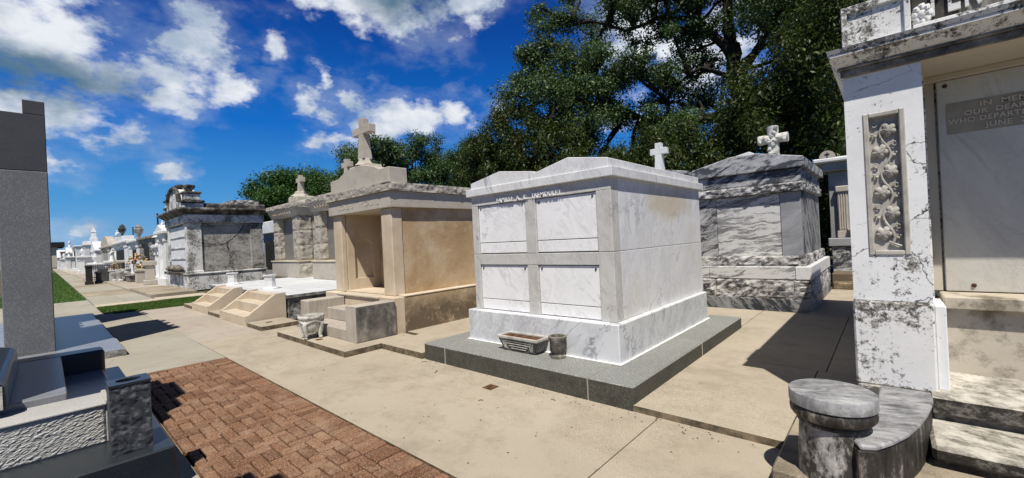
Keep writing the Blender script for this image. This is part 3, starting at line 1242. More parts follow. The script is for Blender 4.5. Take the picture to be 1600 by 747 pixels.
t = thing('stone_vase', 'small fluted stone vase with dark mouth beside the ribbed trough', 'vase', (3.915, 2.89, .222))
MB().lathe([(.088, .222), (.09, .25), (.075, .262), (.072, .28), (.094, .31), (.094, .42), (.105, .44), (.108, .47), (.08, .472), (.075, .40)], 3.915, 2.89, 28, flute=.018, nf=10, cap=False).build('vase_body', M['sooty_stone'], t)
MB().lathe([(.085, .41), (.001, .412)], 3.915, 2.89, 20, cap=False).build('soil', M['rust_soil'], t)


def drain(x, y, z, s, label, w=1):
    o = MB().box(x - s, x + s, y - s * w, y + s * w, z + .001, z + .006, .001).build('drain_cover', M['rust_soil'])
    tag(o, label, 'drain cover')


drain(3.215, 3.31, 0, .065, 'small square rusty drain cover set in the walk before the white marble tomb')
drain(3.03, 7.17, .09, .05, 'small dark drain cover on the tan step beside the lion-footed pot')
drain(3.18, 9.98, .09, .055, 'small dark drain cover on the concrete pad right of the stone stairs')

# ------------------------------------------------------------------ tan stucco tomb
t = thing('stucco_tomb', 'tan stucco tomb with deep doorway, rough roof edge and tall stone cross', 'tomb', (4.1, 7.5, 0))
bs = MB().box(4.17, 7.9, 6.325, 8.9, .0, .70, .008)
bs.build('base_wall', M['tan_stucco'], t)
bp = MB().box(3.95, 4.165, 6.318, 6.80, .0, .705, .01).box(3.95, 4.165, 8.42, 8.92, .0, .705, .01)
bp.box(3.965, 4.165, 6.805, 8.415, .0, .665, .004)
bp.build('base_pier', M['cream_stucco'], t)
MB().box(3.93, 4.95, 6.81, 8.41, .668, .70, .006).build('door_sill', M['cast_stone'], t)
MB().box(4.17, 7.95, 6.315, 8.91, .703, .722, .004).build('ledge', M['cream_stucco'], t)
w = MB()
w.box(4.33, 7.85, 6.54, 6.84, .722, 2.28, .006)
w.build('side_wall', M['tan_stucco'], t)
w = MB()
w.box(4.94, 7.85, 6.842, 8.37, .722, 2.28, 0)
w.build('back_wall', M['tan_stucco'], t)
MB().box(4.1, 4.322, 6.52, 6.86, .706, 2.28, .012).build('door_pier', M['cream_stucco'], t)
MB().box(4.1, 4.20, 8.40, 8.74, .706, 2.28, .012).build('door_pier', M['cream_stucco'], t)
w = MB().box(4.205, 4.36, 8.375, 8.74, .702, 2.28, .003).box(4.78, 7.85, 8.375, 8.74, .702, 2.28, .003)
w.box(4.36, 4.78, 8.44, 8.74, .702, 2.28, 0)
w.box(4.36, 4.78, 8.375, 8.44, .702, .95, 0)
arch = [(4.36, 2.28)] + [(4.57 - .21 * math.cos(math.pi * k / 14), 1.62 + .17 * math.sin(math.pi * k / 14)) for k in range(15)] + [(4.78, 2.28)]
w.prism(arch, 'y', 8.375, 8.44)
w.build('jamb_wall', M['cream_stucco'], t)
dr = MB().box(4.90, 4.938, 6.865, 7.30, .704, 2.2, .004).build('door', M['white_paint'], t)
MB().ball((4.885, 6.95, 1.36), .028, 1.4, 10, .4).tube([(4.9, 6.95, 1.40), (4.86, 6.95, 1.33), (4.87, 6.97, 1.27)], .012, 6).build('handle', M['rust_soil'], dr)
f_ = MB().box(4.04, 5.03, 6.45, 8.80, 2.28, 2.565, .008)
f_.box(5.036, 7.9, 6.452, 8.80, 2.28, 2.565, .008)
f_.build('frieze', M['limestone'], t)
letters('LOUIS   MOUIL', .15, 4.0385, 8.35, 2.365, .004, 1.1, -.002, 1.55).build('inscription', M['limestone'], t)
MB().rough(3.99, 5.55, 6.40, 8.93, 2.567, 2.715, '-x-y', .035, .03, 9, .02, 3).rough(5.56, 8.0, 6.40, 8.93, 2.567, 2.715, '-y', .035, .035, 9, .02, 5).build('roof_edge', M['rough_limestone'], t)
pts = [(8.78, 2.716), (8.78, 3.01)]
for k in range(13):
    u = k / 12
    yy = 8.45 - u * (8.45 - 6.88)
    pts.append((yy, 3.02 + .155 * (math.sin(math.pi * u) ** .8)))
pts += [(6.87, 2.716)]
MB().prism(pts, 'x', 4.10, 4.38, .008).build('pediment', M['limestone'], t)
MB().box(4.085, 4.46, 6.50, 6.868, 2.716, 3.0, .01).build('pediment_block', M['limestone'], t)


def cross(name, parent, X, Y, z0, zt, arm, m, th=.075, depth=.075, base=None, taper=1.25):
    """latin cross facing -x, on a stepped base"""
    H_ = zt - z0
    za = z0 + H_ * .70
    c = MB()
    c.frustum((X - depth * taper, X + depth * taper, Y - th * taper, Y + th * taper), (X - depth, X + depth, Y - th, Y + th), z0, za - th)
    c.box(X - depth, X + depth, Y - th, Y + th, za - th + .0005, zt, .008)
    c.box(X - depth, X + depth, Y - arm, Y - th, za - th, za + th, .008)
    c.box(X - depth, X + depth, Y + th, Y + arm, za - th, za + th, .008)
    o = c.build(name, m, parent)
    if base:
        b = MB()
        for (hw, a, bq) in base:
            b.box(X - hw, X + hw, Y - hw, Y + hw, a, bq, .015)
        b.build('cross_base', m, o)
    return o


c_ = cross('cross', t, 4.30, 7.67, 3.34, 4.14, .33, M['limestone'], .078, .07, None, 1.35)
MB().frustum((4.13, 4.47, 7.30, 8.05), (4.15, 4.45, 7.34, 8.01), 3.10, 3.20).build('cross_base', M['limestone'], c_)
MB().lathe([(.30, 3.20), (.23, 3.24), (.185, 3.29), (.165, 3.345)], 4.30, 7.67, 4, sx=.75, smooth=False).build('cross_base', M['limestone'], c_)
ck = MB().box(3.235, 3.945, 6.27, 6.61, .09, .652, .012)
ck.build('cheek_wall', M['blackened_cement'], t)
MB().box(3.228, 3.233, 6.272, 6.608, .092, .65, .001).box(3.236, 3.945, 6.273, 6.607, .653, .660, .002).build('cheek_facing', M['weathered_cement'], t)
MB().box(3.235, 3.945, 8.08, 8.41, .09, .652, .012).build('cheek_wall', M['weathered_cement'], t)
MB().box(3.238, 3.945, 6.613, 8.077, .09, .272, .01).build('step', M['weathered_cement'], t)
MB().box(3.59, 3.945, 6.613, 8.077, .273, .485, .01).build('step', M['weathered_cement'], t)

t = thing('footed_pot', 'round white carved stone pot on lion feet by the tan steps', 'planter', (3.02, 7.43, .09))
PX, PY = 3.02, 7.43
MB().lathe([(.06, .20), (.11, .185), (.150, .235), (.172, .31), (.182, .38), (.192, .42), (.208, .435), (.214, .462), (.205, .485), (.185, .487), (.175, .45), (.17, .42)], PX, PY, 40, cap=False).build('bowl', M['carved_white_stone'], t)
MB().lathe([(.178, .445), (.001, .45)], PX, PY, 24, cap=False).build('soil', M['rust_soil'], t)
for a in (215, 305, 35, 125):
    a = R(a)
    c, s = math.cos(a), math.sin(a)
    MB().tube([(PX + c * q, PY + s * q, z) for q, z in ((.168, .40), (.185, .34), (.178, .27), (.160, .21), (.152, .15), (.160, .118), (.185, .102))], [.022, .036, .040, .036, .030, .032, .024], 10).build('foot', M['carved_white_stone'], t)
ga = MB()
for k in range(48):
    a = 2 * math.pi * k / 48
    ga.ball((PX + math.cos(a) * .186, PY + math.sin(a) * .186, .385 + .022 * math.cos(a * 4 + .6)), .017, 1.1, 7, .5)
ga.build('garland', M['carved_white_stone'], t)

# ------------------------------------------------------------------ tiled terrace with two flights of stairs
t = thing('tiled_terrace', 'low rock-walled burial terrace paved with white tiles behind the stairs', 'terrace', (4.9, 13.9, 0))
MB().rough(3.76, 8.9, 10.47, 17.3, 0, .50, '-x-y', .045, .05, 7, .03, 2).build('terrace_wall', M['rough_grey_rock'], t)
MB().rough(3.72, 8.95, 10.42, 17.35, .502, .566, '-x-y', .02, .05, 9, .01, 6).build('terrace_edge', M['rough_grey_rock'], t)
MB().box(3.735, 8.94, 10.435, 17.33, .567, .575, .002).build('tile_paving', M['white_tile'], t)


def stairs(y0, y1, label):
    s = thing('stone_stairs', label, 'stairs', (3.2, (y0 + y1) / 2, 0), 'cream stone stairs up to the tiled terrace')
    for (a, b) in ((y0, y0 + .11), (y1 - .11, y1)):
        MB().prism([(2.87, -.02), (2.87, .215), (2.93, .225), (3.50, .63), (3.72, .645), (3.72, -.02)], 'y', a, b, .006).build('cheek_wall', M['cast_stone'], s)
    MB().box(2.878, 3.22, y0 + .112, y1 - .112, 0, .205, .008).build('step', M['cast_stone'], s)
    MB().box(3.20, 3.50, y0 + .112, y1 - .112, .206, .42, .008).build('step', M['cast_stone'], s)
    MB().box(3.50, 3.71, y0 + .112, y1 - .112, .3, .60, .008).build('step', M['cast_stone'], s)


stairs(10.5, 12.5, 'cream stone stairs with sloped side walls nearest to the tan stucco tomb')
stairs(13.7, 15.45, 'cream stone stairs with sloped side walls beside the grass strip')


def octo(x, y, label):
    p = thing('pedestal_vase', label, 'vase', (x, y, .575), 'white stone pedestals on the terrace edge')
    MB().lathe([(.20, .575), (.20, .60), (.15, .64), (.135, .80), (.145, .93), (.175, .95), (.175, .975), (.13, .976), (.12, .90)], x, y, 8, smooth=False, cap=False).build('vase_body', M['white_paint'], p)
    MB().lathe([(.13, .92), (.001, .921)], x, y, 8, cap=False).build('hollow', M['dark_recess'], p)  # dark disc below the rim, coloured as the shade inside the vase


octo(4.12, 12.72, 'white eight-sided stone vase on the terrace behind the nearer stairs')
octo(4.14, 16.25, 'white eight-sided stone vase at the far corner of the terrace by the old tomb')


# ------------------------------------------------------------------ two rock-faced tombs on the terrace
def rock_tomb(y0, y1, label):
    x = 6.25
    ym = (y0 + y1) / 2
    t = thing('rock_faced_tomb', label, 'tomb', (x + .8, ym, .575), 'rock-faced tombs with crosses on the terrace')
    MB().box(x, x + 2.3, y0, y1, .575, 1.17, .02).rough(x - .01, x + 2.3, y0 - .02, y0 + .1, .58, 1.10, '-y', .05, .05, 6, .04, 1).build('base', M['limestone'], t)
    MB().box(x - .03, x + 2.3, y0 - .03, y1 + .03, 1.171, 1.22, .01).build('base_cap', M['cast_stone'], t)
    zs = [1.22, 1.80, 2.35, 2.91]
    for yy0, yy1 in ((y0 + .12, y0 + .62), (y1 - .60, y1 - .12)):
        pr = MB()
        for k in range(3):
            pr.rough(x + .08, x + .6, yy0, yy1, zs[k] + .006, zs[k + 1] - .006, '-x-y+y', .07, .06, 4.5, .06, k * 3 + yy0, bulge=.25)
        pr.build('rock_pier', M['rough_limestone'], t)
    w = MB()
    for k in range(3):
        w.rough(x + .62, x + 2.2, y0 + .12, y0 + .6, zs[k] + .006, zs[k + 1] - .006, '-y', .08, .06, 4.5, .06, k * 5 + 1, bulge=.25)
    w.box(x + .62, x + 2.2, y0 + .62, y1 - .12, 1.22, 2.9, 0)
    w.build('rock_wall', M['rough_limestone'], t)
    MB().box(x + .3, x + .36, y0 + .62, y1 - .60, 1.22, 2.9, .004).build('door_panel', M['grey_door_panel'], t)
    MB().frustum((x + .02, x + 2.25, y0 + .08, y1 - .08), (x - .08, x + 2.35, y0 - .02, y1 + .02), 2.91, 3.20).build('frieze', M['limestone'], t)
    il = MB()
    r_ = random.Random(int(y0 * 10))
    for k in range(9):
        yy = y1 - .5 - k * (y1 - y0 - 1.0) / 8
        il.tube([(x - .035, yy + .06, 2.98), (x - .06, yy - .01, 3.10), (x - .045, yy - .06, 3.02)], .016, 5)
    il.build('carved_lettering', M['cast_stone'], t)
    rf = MB()
    rf.rough(x - .12, x + 2.4, y0 - .06, y1 + .06, 3.21, 3.39, '-x-y', .05, .05, 7, .03, y0, bulge=.2)
    rf.frustum((x - .10, x + 2.38, y0 - .04, y1 + .04), (x + .9, x + 1.5, ym - .45, ym + .45), 3.385, 3.66)
    rf.build('roof', M['rough_limestone'], t)
    X = x + .75
    cr = cross('cross', t, X, ym, 3.98, 4.62, .27, M['limestone'], .085, .08, None, 1.3)
    MB().box(X - .36, X + .36, ym - .42, ym + .42, 3.5, 3.76, .05).lathe([(.42, 3.76), (.30, 3.84), (.26, 3.86), (.24, 3.94), (.15, 3.985)], X, ym, 4, smooth=False).build('cross_base', M['limestone'], cr)


rock_tomb(16.25, 18.95, 'grey rock-faced stone tomb with cross at the far end of the terrace')
rock_tomb(12.3, 15.05, 'grey rock-faced stone tomb with cross half hidden behind the tan stucco tomb')

# ------------------------------------------------------------------ old blackened plaster tomb
t = thing('plaster_tomb', 'large old plaster tomb blackened by mould with a scrolled pediment', 'tomb', (4.25, 25.9, 0))
x0, x1, y0, y1 = 4.28, 7.5, 23.62, 28.2
MB().box(x0, x1, y0, y1, 0, .72, .02).build('base', M['old_white'], t)
MB().box(x0 - .04, x1 + .04, y0 - .04, y1 + .04, .722, .80, .02).build('base_moulding', M['old_white'], t)
MB().box(x0 + .22, x1 - .1, y0 + .16, y1 - .16, .80, 3.1, 0).build('side_wall', M['old_plaster'], t)
for (a, b, c, d) in ((x0 + .05, x0 + .62, y0 + .08, y0 + .5), (x0 + .05, x0 + .62, y1 - .5, y1 - .08), (x1 - .6, x1 - .05, y0 + .08, y0 + .4)):
    MB().box(a, b, c, d, .80, 2.98, .015).box(a - .03, b + .03, c - .03, d + .03, 2.982, 3.09, .02).box(a - .03, b + .03, c - .03, d + .03, .802, .90, .02).build('pilaster', M['old_white'] if a < 5 else M['old_plaster'], t)
vf = MB()
for k in range(4):
    z_ = .95 + k * .52
    for yy in (y0 + .56, (y0 + y1) / 2 - .02, ):
        ww = (y1 - y0 - 1.16) / 2
        vf.box(x0 + .09, x0 + .21, yy, yy + ww, z_ + .015, z_ + .495, .01)
vf.build('vault_panel', M['white_paint'], t)
vl = MB()
for k in range(4):
    vl.box(x0 + .05, x0 + .21, y0 + .54, y1 - .54, .925 + k * .52, .962 + k * .52, .005)
vl.build('vault_ledge', M['old_white'], t)
MB().box(x0 - .25, x0 + .1, y0 + .75, y1 - .75, .74, .86, .02).build('altar_shelf', M['black_mould'], t)
ur = MB()
for k in range(5):
    ur.ball((x0 - .08, y0 + 1.1 + k * .6, 1.0 + .05 * (k % 2)), .16, .9, 10, .5)
ur.build('withered_wreath', M['sooty_stone'], t)
MB().box(x0 - .02, x1 + .02, y0 + .02, y1 - .02, 3.1, 3.48, .02).build('entablature', M['old_white'], t)
MB().frustum((x0 - .03, x1 + .03, y0 + .01, y1 - .01), (x0 - .26, x1 + .22, y0 - .2, y1 + .2), 3.48, 3.66).box(x0 - .30, x1 + .25, y0 - .24, y1 + .24, 3.662, 3.78, .03).build('cornice', M['black_mould'], t)
MB().prism([(y0 + .02, 3.78), (y0 + .02, 3.98), (y0 + .25, 4.04), (y1 - .25, 4.04), (y1 - .02, 3.98), (y1 - .02, 3.78)], 'x', x0 + .8, x1 + .1, .03).build('roof', M['black_mould'], t)
pts = [(y1 - .05, 3.782), (y1 - .05, 4.02), (y1 - .75, 4.12)]
ym = (y0 + y1) / 2
for k in range(13):
    a = math.pi * k / 12
    pts.append((ym + 1.25 * math.cos(a), 4.15 + .72 * math.sin(a)))
pts += [(y0 + .75, 4.12), (y0 + .05, 4.02), (y0 + .05, 3.782)]
MB().prism(pts, 'x', x0 + .0, x0 + .75, .03).build('pediment', M['old_white'], t)
pa = MB()
for k in range(16):
    a0, a1 = math.pi * k / 16, math.pi * (k + 1) / 16
    pa.tube([(x0 - .02, ym + 1.28 * math.cos(a0), 4.15 + .74 * math.sin(a0)), (x0 - .02, ym + 1.28 * math.cos(a1), 4.15 + .74 * math.sin(a1))], .09, 8)
    pa.tube([(x0 + .4, ym + 1.28 * math.cos(a0), 4.17 + .76 * math.sin(a0)), (x0 + .4, ym + 1.28 * math.cos(a1), 4.17 + .76 * math.sin(a1))], .09, 8)
pa.box(x0 - .06, x0 + .78, y0 - .04, y0 + .55, 4.02, 4.14, .03).box(x0 - .06, x0 + .78, y1 - .55, y1 + .04, 4.02, 4.14, .03)
pa.build('pediment_moulding', M['black_mould'], t)
for yy in (y0 + .24, y1 - .24):
    MB().box(x0 + .02, x0 + .60, yy - .28, yy + .28, 4.142, 4.42, .02).build('pediment_block', M['old_white'], t)
    MB().box(x0 - .05, x0 + .66, yy - .34, yy + .34, 4.422, 4.53, .03).lathe([(.10, 4.53), (.13, 4.62), (.22, 4.72), (.24, 4.83), (.14, 4.86)], x0 + .25, yy, 14).build('urn', M['black_mould'], t)
MB().ball((x0 + .25, ym, 4.98), .22, .6, 12, .5).build('crest', M['black_mould'], t)
MB().rough(6.2, 7.4, 23.9, 25.6, 4.02, 4.22, '-x-y+z', .12, .06, 4, .02, 4).build('broken_roof_edge', M['old_plaster'], t)

# dry leaves, twigs and grit lying about on the paving
lt = MB()
r_ = random.Random(77)
for k in range(420):
    x_, y_ = r_.uniform(1.85, 3.48), r_.uniform(.6, 9.0)
    if r_.random() < .55:
        x_ = 3.49 - abs(r_.gauss(0, .10))
    s_ = r_.uniform(.004, .011)
    a_ = r_.uniform(0, 6.28)
    c, n = math.cos(a_) * s_, math.sin(a_) * s_
    if 2.85 < x_ and 5.9 < y_ < 8.7:
        continue
    lt.add([(x_ + c, y_ + n, .003), (x_ - n * .5, y_ + c * .5, .006), (x_ - c, y_ - n, .003), (x_ + n * .5, y_ - c * .5, .008)], [(0, 1, 2, 3)])
for (x_, y_, a_, L_) in ((3.18, 4.25, .4, .10), (2.9, 3.1, 2.2, .05), (3.3, 2.5, 1.2, .06), (2.4, 5.6, .9, .05), (3.42, 4.72, 2.0, .09)):
    lt.tube([(x_, y_, .005), (x_ + .5 * L_ * math.cos(a_), y_ + .5 * L_ * math.sin(a_), .010), (x_ + L_ * math.cos(a_ + .2), y_ + L_ * math.sin(a_ + .2), .005)], .0032, 5)
o = lt.build('leaf_litter', M['rust_soil'])
o['kind'] = 'stuff'
o['label'] = 'dry leaf bits and twigs scattered over the tan paving'
# ------------------------------------------------------------------ swirled marble tomb in the row behind
t = thing('swirled_marble_tomb', 'dark grey swirled marble tomb with rock-faced courses and knobbly cross', 'tomb', (10.5, 2.08, .06))
MB().box(9.08, 12.3, 1.07, 3.15, .0, .262, .012).build('foot_course', M['swirl_side'], t)
MB().box(9.075, 9.3, 1.065, 1.235, .0, .264, .008).build('corner_stone', M['swirl_grey'], t)
MB().rough(9.09, 12.3, 1.08, 1.325, .266, .622, '-x-y', .05, .035, 8, .03, 1, bulge=.2).build('rock_course', M['swirl_rough'], t)
MB().rough(9.09, 12.3, 1.332, 2.66, .266, .622, '-x', .05, .035, 8, .03, 4, bulge=.2).build('rock_course', M['swirl_rough'], t)
MB().rough(9.09, 12.3, 2.667, 3.14, .266, .622, '-x', .05, .035, 8, .03, 7, bulge=.2).build('rock_course', M['swirl_rough'], t)
MB().box(9.07, 12.2, 1.06, 1.30, .626, .862, .01).build('ashlar', M['marble'], t)
MB().box(9.075, 12.2, 1.306, 2.78, .626, .862, .01).build('ashlar', M['swirl_panel'], t)
MB().box(9.075, 12.2, 2.786, 3.14, .626, .862, .01).build('ashlar', M['swirl_panel'], t)
MB().rough(9.20, 12.1, 1.15, 3.07, .866, 1.055, '-x-y', .045, .03, 9, .02, 9, bulge=.3).build('rock_band', M['swirl_rough'], t)
MB().box(9.33, 12.0, 1.20, 1.526, 1.056, 2.25, .008).build('corner_pier', M['swirl_grey'], t)
MB().box(9.48, 11.7, 1.188, 1.199, 1.06, 2.25, 0).build('side_panel', M['swirl_side'], t)
MB().box(9.345, 12.0, 1.532, 2.655, 1.056, 2.25, .006).build('wall_panel', M['swirl_panel'], t)
MB().box(9.33, 12.0, 2.661, 3.0, 1.056, 2.25, .008).build('corner_pier', M['swirl'], t)
MB().rough(9.24, 12.05, 1.15, 3.05, 2.255, 2.42, '-x-y', .045, .03, 9, .02, 12, bulge=.3).build('rock_cornice', M['swirl_rough'], t)
MB().box(9.24, 12.0, 1.17, 3.02, 2.424, 2.67, .01).build('frieze', M['swirl'], t)
MB().prism([(3.06, 2.674), (3.06, 2.86), (2.30, 3.03), (1.86, 3.03), (1.10, 2.86), (1.10, 2.674)], 'x', 9.17, 12.1, .012).build('cap_stone', M['swirl'], t)
MB().prism([(2.38, 3.03), (2.38, 3.15), (2.12, 3.2), (1.86, 3.034)], 'x', 9.9, 11.4, .008).build('ridge_block', M['marble'], t)
X, Y = 11.9, 2.02
cr = MB()
cr.tube([(X, Y, 3.03), (X, Y, 3.34), (X, Y, 3.7), (X, Y, 4.04)], [.17, .125, .12, .125], 10)
cr.tube([(X, Y - .31, 3.74), (X, Y - .12, 3.74), (X, Y + .12, 3.74), (X, Y + .31, 3.74)], [.115, .11, .11, .115], 10)
for k in range(26):
    u = random.random()
    if k < 15:
        cr.ball((X - .11, Y + random.uniform(-.09, .09), 3.1 + .9 * u), .05, 1, 7, .5)
    else:
        cr.ball((X - .11, Y - .28 + .56 * u, 3.74 + random.uniform(-.08, .08)), .045, 1, 7, .5)
cr.build('cross', M['carved_white_stone'], t)

t = thing('marble_tomb', 'grey marble tomb mostly hidden behind the white vault tomb, small white cross on top', 'tomb', (10.5, 4.2, .06))
MB().box(9.3, 12, 3.25, 5.2, .0, 2.6, .01).build('body', M['swirl_grey'], t)
MB().box(9.2, 12.1, 3.18, 5.3, 2.604, 2.82, .03).build('cornice', M['swirl'], t)
MB().prism([(5.25, 2.823), (5.25, 2.9), (4.2, 3.1), (3.2, 2.9), (3.2, 2.823)], 'x', 9.25, 12, .01).build('roof', M['swirl'], t)
cross('cross', t, 11.3, 4.60, 3.28, 4.04, .23, M['marble'], .085, .08, None, 1.25)
MB().box(11.1, 11.5, 4.4, 4.8, 3.0, 3.28, .02).build('cross_base', M['swirl_grey'], t)

# pale columned tomb seen through the gap
t = thing('columned_tomb', 'pale grey tomb with fluted columns seen through the gap by the white pier', 'tomb', (14.5, 0.2, .06))
x = 13.8
MB().rough(x - .15, x + 3, -2.4, 1.12, .06, 1.02, '-x', .05, .07, 4, .05, 3).build('plinth', M['swirl_rough'], t)
MB().box(x - .2, x + 3, -2.45, 1.2, 1.024, 1.24, .02).build('platform', M['grey_paint'], t)
MB().box(x + .12, x + 3, -2.2, 1.16, 1.243, 2.98, .01).build('body', M['grey_paint'], t)
for yy in (.88, -.35, -1.5):
    MB().box(x - .04, x + .11, yy - .13, yy + .13, 1.244, 1.42, .01).build('column_base', M['limestone'], t)
    fl = MB().box(x, x + .11, yy - .10, yy + .10, 1.424, 2.42, .006)
    for k in range(4):
        fl.tube([(x - .004, yy - .072 + k * .048, 1.47), (x - .004, yy - .072 + k * .048, 2.38)], .016, 6)
    fl.build('column', M['limestone'], t)
    MB().box(x - .05, x + .11, yy - .14, yy + .14, 2.423, 2.58, .02).build('capital', M['limestone'], t)
MB().box(x + .08, x + .115, -.2, .70, 1.25, 2.1, .004).build('door_panel', M['limestone'], t)
MB().box(x + .085, x + .117, -.2, .70, 2.11, 2.75, .004).build('dark_transom', M['dark_recess'], t)
MB().box(x - .08, x + 3, -2.3, 1.26, 2.985, 3.20, .02).build('frieze', M['grey_paint'], t)
MB().box(x - .22, x + 3.1, -2.4, 1.45, 3.203, 3.32, .03).build('cornice', M['white_paint'], t)
dk = MB().lathe([(.17, 3.321), (.17, 3.33)], 0, 0, 24, cap=True)
dk.v = [(x - .20 + (v[2] - 3.321) * 5, 1.13 + v[0], 3.32 + max(v[1] + .02, 0)) for v in dk.v]
d_ = dk.build('disc', M['limestone'], t)
MB().box(x - .215, x - .206, 1.12, 1.14, 3.34, 3.46, .001).box(x - .216, x - .205, 1.08, 1.18, 3.41, 3.43, .001).build('cross_mark', M['dark_recess'], d_)
MB().box(x - .95, x - .2, -2.2, 1.1, .06, .40, .02).build('step', M['tan_stucco'], t)
MB().box(x - 1.35, x - .955, -2.2, 1.05, .06, .22, .02).build('step', M['tan_stucco'], t)
mb = MB().lathe([(.10, 1.242), (.11, 1.27), (.05, 1.31), (.06, 1.35), (.15, 1.42), (.19, 1.45), (.14, 1.455)], x - .05, .62, 20)
tag(mb.build('stone_urn', M['white_paint']), 'small white footed urn standing on the columned tomb ledge', 'urn')

# ------------------------------------------------------------------ white painted tomb on the right
t = thing('painted_tomb', 'peeling white painted tomb with an ivy relief pier and open front at right', 'tomb', (4.6, -.6, 0))
cl = MB()
ya, yb = -.088, .100
ring = [(-.205, 1.022), (.222, 1.022), (.222, 2.70), (-.205, 2.70)]
hole = [(ya - .02, 1.357), (yb + .02, 1.357), (yb + .02, 2.40), (ya - .02, 2.40)]
vs_ = [(4.10, p, q) for p, q in ring] + [(4.10, p, q) for p, q in hole] + [(4.5, p, q) for p, q in ring] + [(4.17, p, q) for p, q in hole]
fs_ = []
for i_ in range(4):
    j_ = (i_ + 1) % 4
    fs_ += [(i_, 4 + i_, 4 + j_, j_), (i_, j_, 8 + j_, 8 + i_), (4 + i_, 12 + i_, 12 + j_, 4 + j_)]
fs_ += [(8, 9, 10, 11), (12, 15, 14, 13)]
cl.add([(v[0], v[1], min(v[2], 2.7)) for v in vs_], fs_)
cl.build('pier', M['peeling'], t)
fr = MB()
fr.box(4.09, 4.16, ya - .02, ya + .012, 1.357, 2.40, .006).box(4.09, 4.16, yb - .012, yb + .02, 1.357, 2.40, .006)
fr.box(4.09, 4.16, ya + .0125, yb - .0125, 1.357, 1.39, .006).box(4.09, 4.16, ya + .0125, yb - .0125, 2.367, 2.40, .006)
rl = fr.build('relief_frame', M['carved_grey_stone'], t)
MB().box(4.135, 4.17, ya + .012, yb - .012, 1.39, 2.367, 0).build('relief_ground', M['carved_grey_stone'], rl)
vn = MB()
pts = []
ymid = (ya + yb) / 2
for k in range(60):
    u = k / 59
    pts.append((4.122, ymid - .028 * math.sin(u * 2 * math.pi * 3.0 + .4) - .004, 1.43 + u * .91))
vn.tube(pts, [.010 - .004 * k / 59 for k in range(60)], 7)
vn.tube([(4.12, ymid - .005, 1.45), (4.12, ymid - .05, 1.425), (4.12, ymid - .068, 1.42)], .009, 6)
for k in range(6):
    u = (k + .5) / 6
    s_ = 1 if k % 2 == 0 else -1
    cz = 1.44 + u * .90
    cy = ymid + s_ * .028
    # tendril curl opposite the leaf
    tp = []
    for q in range(16):
        a = q / 15 * 2.1 * math.pi
        rr_ = .022 * (1 - q / 22)
        tp.append((4.122, ymid - s_ * (.052 + .0 * q) + rr_ * math.cos(a), cz + .045 + rr_ * math.sin(a)))
    vn.tube(tp, .0045, 5)
    vn.ball((4.122, ymid - s_ * .05, cz - .035), .011, 1, 7)
    vn.ball((4.122, ymid - s_ * .065, cz - .018), .009, 1, 7)
vn.build('vine', M['carved_grey_stone'], rl)
for k in range(6):
    u = (k + .5) / 6
    s_ = 1 if k % 2 == 0 else -1
    cz = 1.44 + u * .90
    cy = ymid + s_ * .026
    lf = MB()
    N_ = 40
    ring = []
    for q in range(N_):
        a = 2 * math.pi * q / N_
        lob = .034 + .016 * abs(math.cos(2.5 * (a - math.pi / 2))) ** .7 + (.008 if abs(a - math.pi / 2) < .4 else 0)
        ring.append((lob * math.cos(a), lob * math.sin(a)))
    rot = s_ * .5
    vs = [(4.100, cy, cz)]
    for (f_, xx) in ((.5, 4.106), (.85, 4.112), (1.0, 4.124), (.95, 4.136)):
        for (p, q) in ring:
            vs.append((xx, cy + f_ * (p * math.cos(rot) - q * math.sin(rot)), cz + f_ * (p * math.sin(rot) + q * math.cos(rot))))
    fs = [(0, 1 + (q + 1) % N_, 1 + q) for q in range(N_)]
    for r_ in range(3):
        for q in range(N_):
            fs.append((1 + r_ * N_ + q, 1 + r_ * N_ + (q + 1) % N_, 1 + (r_ + 1) * N_ + (q + 1) % N_, 1 + (r_ + 1) * N_ + q))
    lf.add(vs, fs, True)
    for da in (0, 1.25, -1.25):
        lf.tube([(4.103, cy, cz - .01), (4.106, cy + .03 * math.sin(da + rot * -1), cz + .03 * math.cos(da))], .003, 5)
    lf.build('ivy_leaf', M['carved_grey_stone'], rl, 60)
MB().box(4.065, 4.5, -.208, .228, .40, 1.018, .012).build('pier_base', M['peeling_heavy'], t)
MB().box(4.11, 4.5, -.268, -.2095, .40, 1.0, .006).build('side_pier', M['peeling'], t)
# cornice with its return, parapet
cn = MB()
L_ = (4.02, 7.0, -1.86, .235)
cn.frustum((4.085, 9.4, -1.86, .234), (3.975, 9.4, -1.92, .286), 2.7525, 2.83)
cn.box(3.96, 9.4, -1.93, .292, 2.8305, 2.858, .005)
cn.frustum((3.955, 9.4, -1.93, .295), (3.94, 9.4, -1.95, .305), 2.8585, 2.885)
cn.build('cornice', M['old_white'], t)
MB().box(4.072, 4.098, -1.86, .2345, 2.702, 2.752, .004).box(4.05, 4.098, -1.88, .25, 2.753, 2.768, .003).build('cornice_moulding', M['sooty_stone'], t)
MB().box(4.10, 4.6, -.165, .215, 2.886, 3.205, .006).build('parapet_pier', M['old_white'], t)
pf = MB()
for r_ in ((.18, .215, 2.89, 3.22), (-.165, -.13, 2.89, 3.22), (-.1295, .1795, 2.89, 2.925), (-.1295, .1795, 3.17, 3.22)):
    pf.box(4.075, 4.099, *r_, .004)
pf.build('parapet_frame', M['old_white'], t)
MB().box(4.125, 4.6, -1.5, -.17, 2.886, 3.62, .006).build('parapet', M['black_mould'], t)
MB().box(4.07, 4.124, -1.5, -.172, 2.886, 2.95, .004).build('parapet_ledge', M['old_white'], t)
rs = MB()
for k in range(8):
    a = 2 * math.pi * k / 8
    rs.ball((4.115, -.222 + .035 * math.cos(a), 3.02 + .05 * math.sin(a)), .024, 1.3, 8, .4)
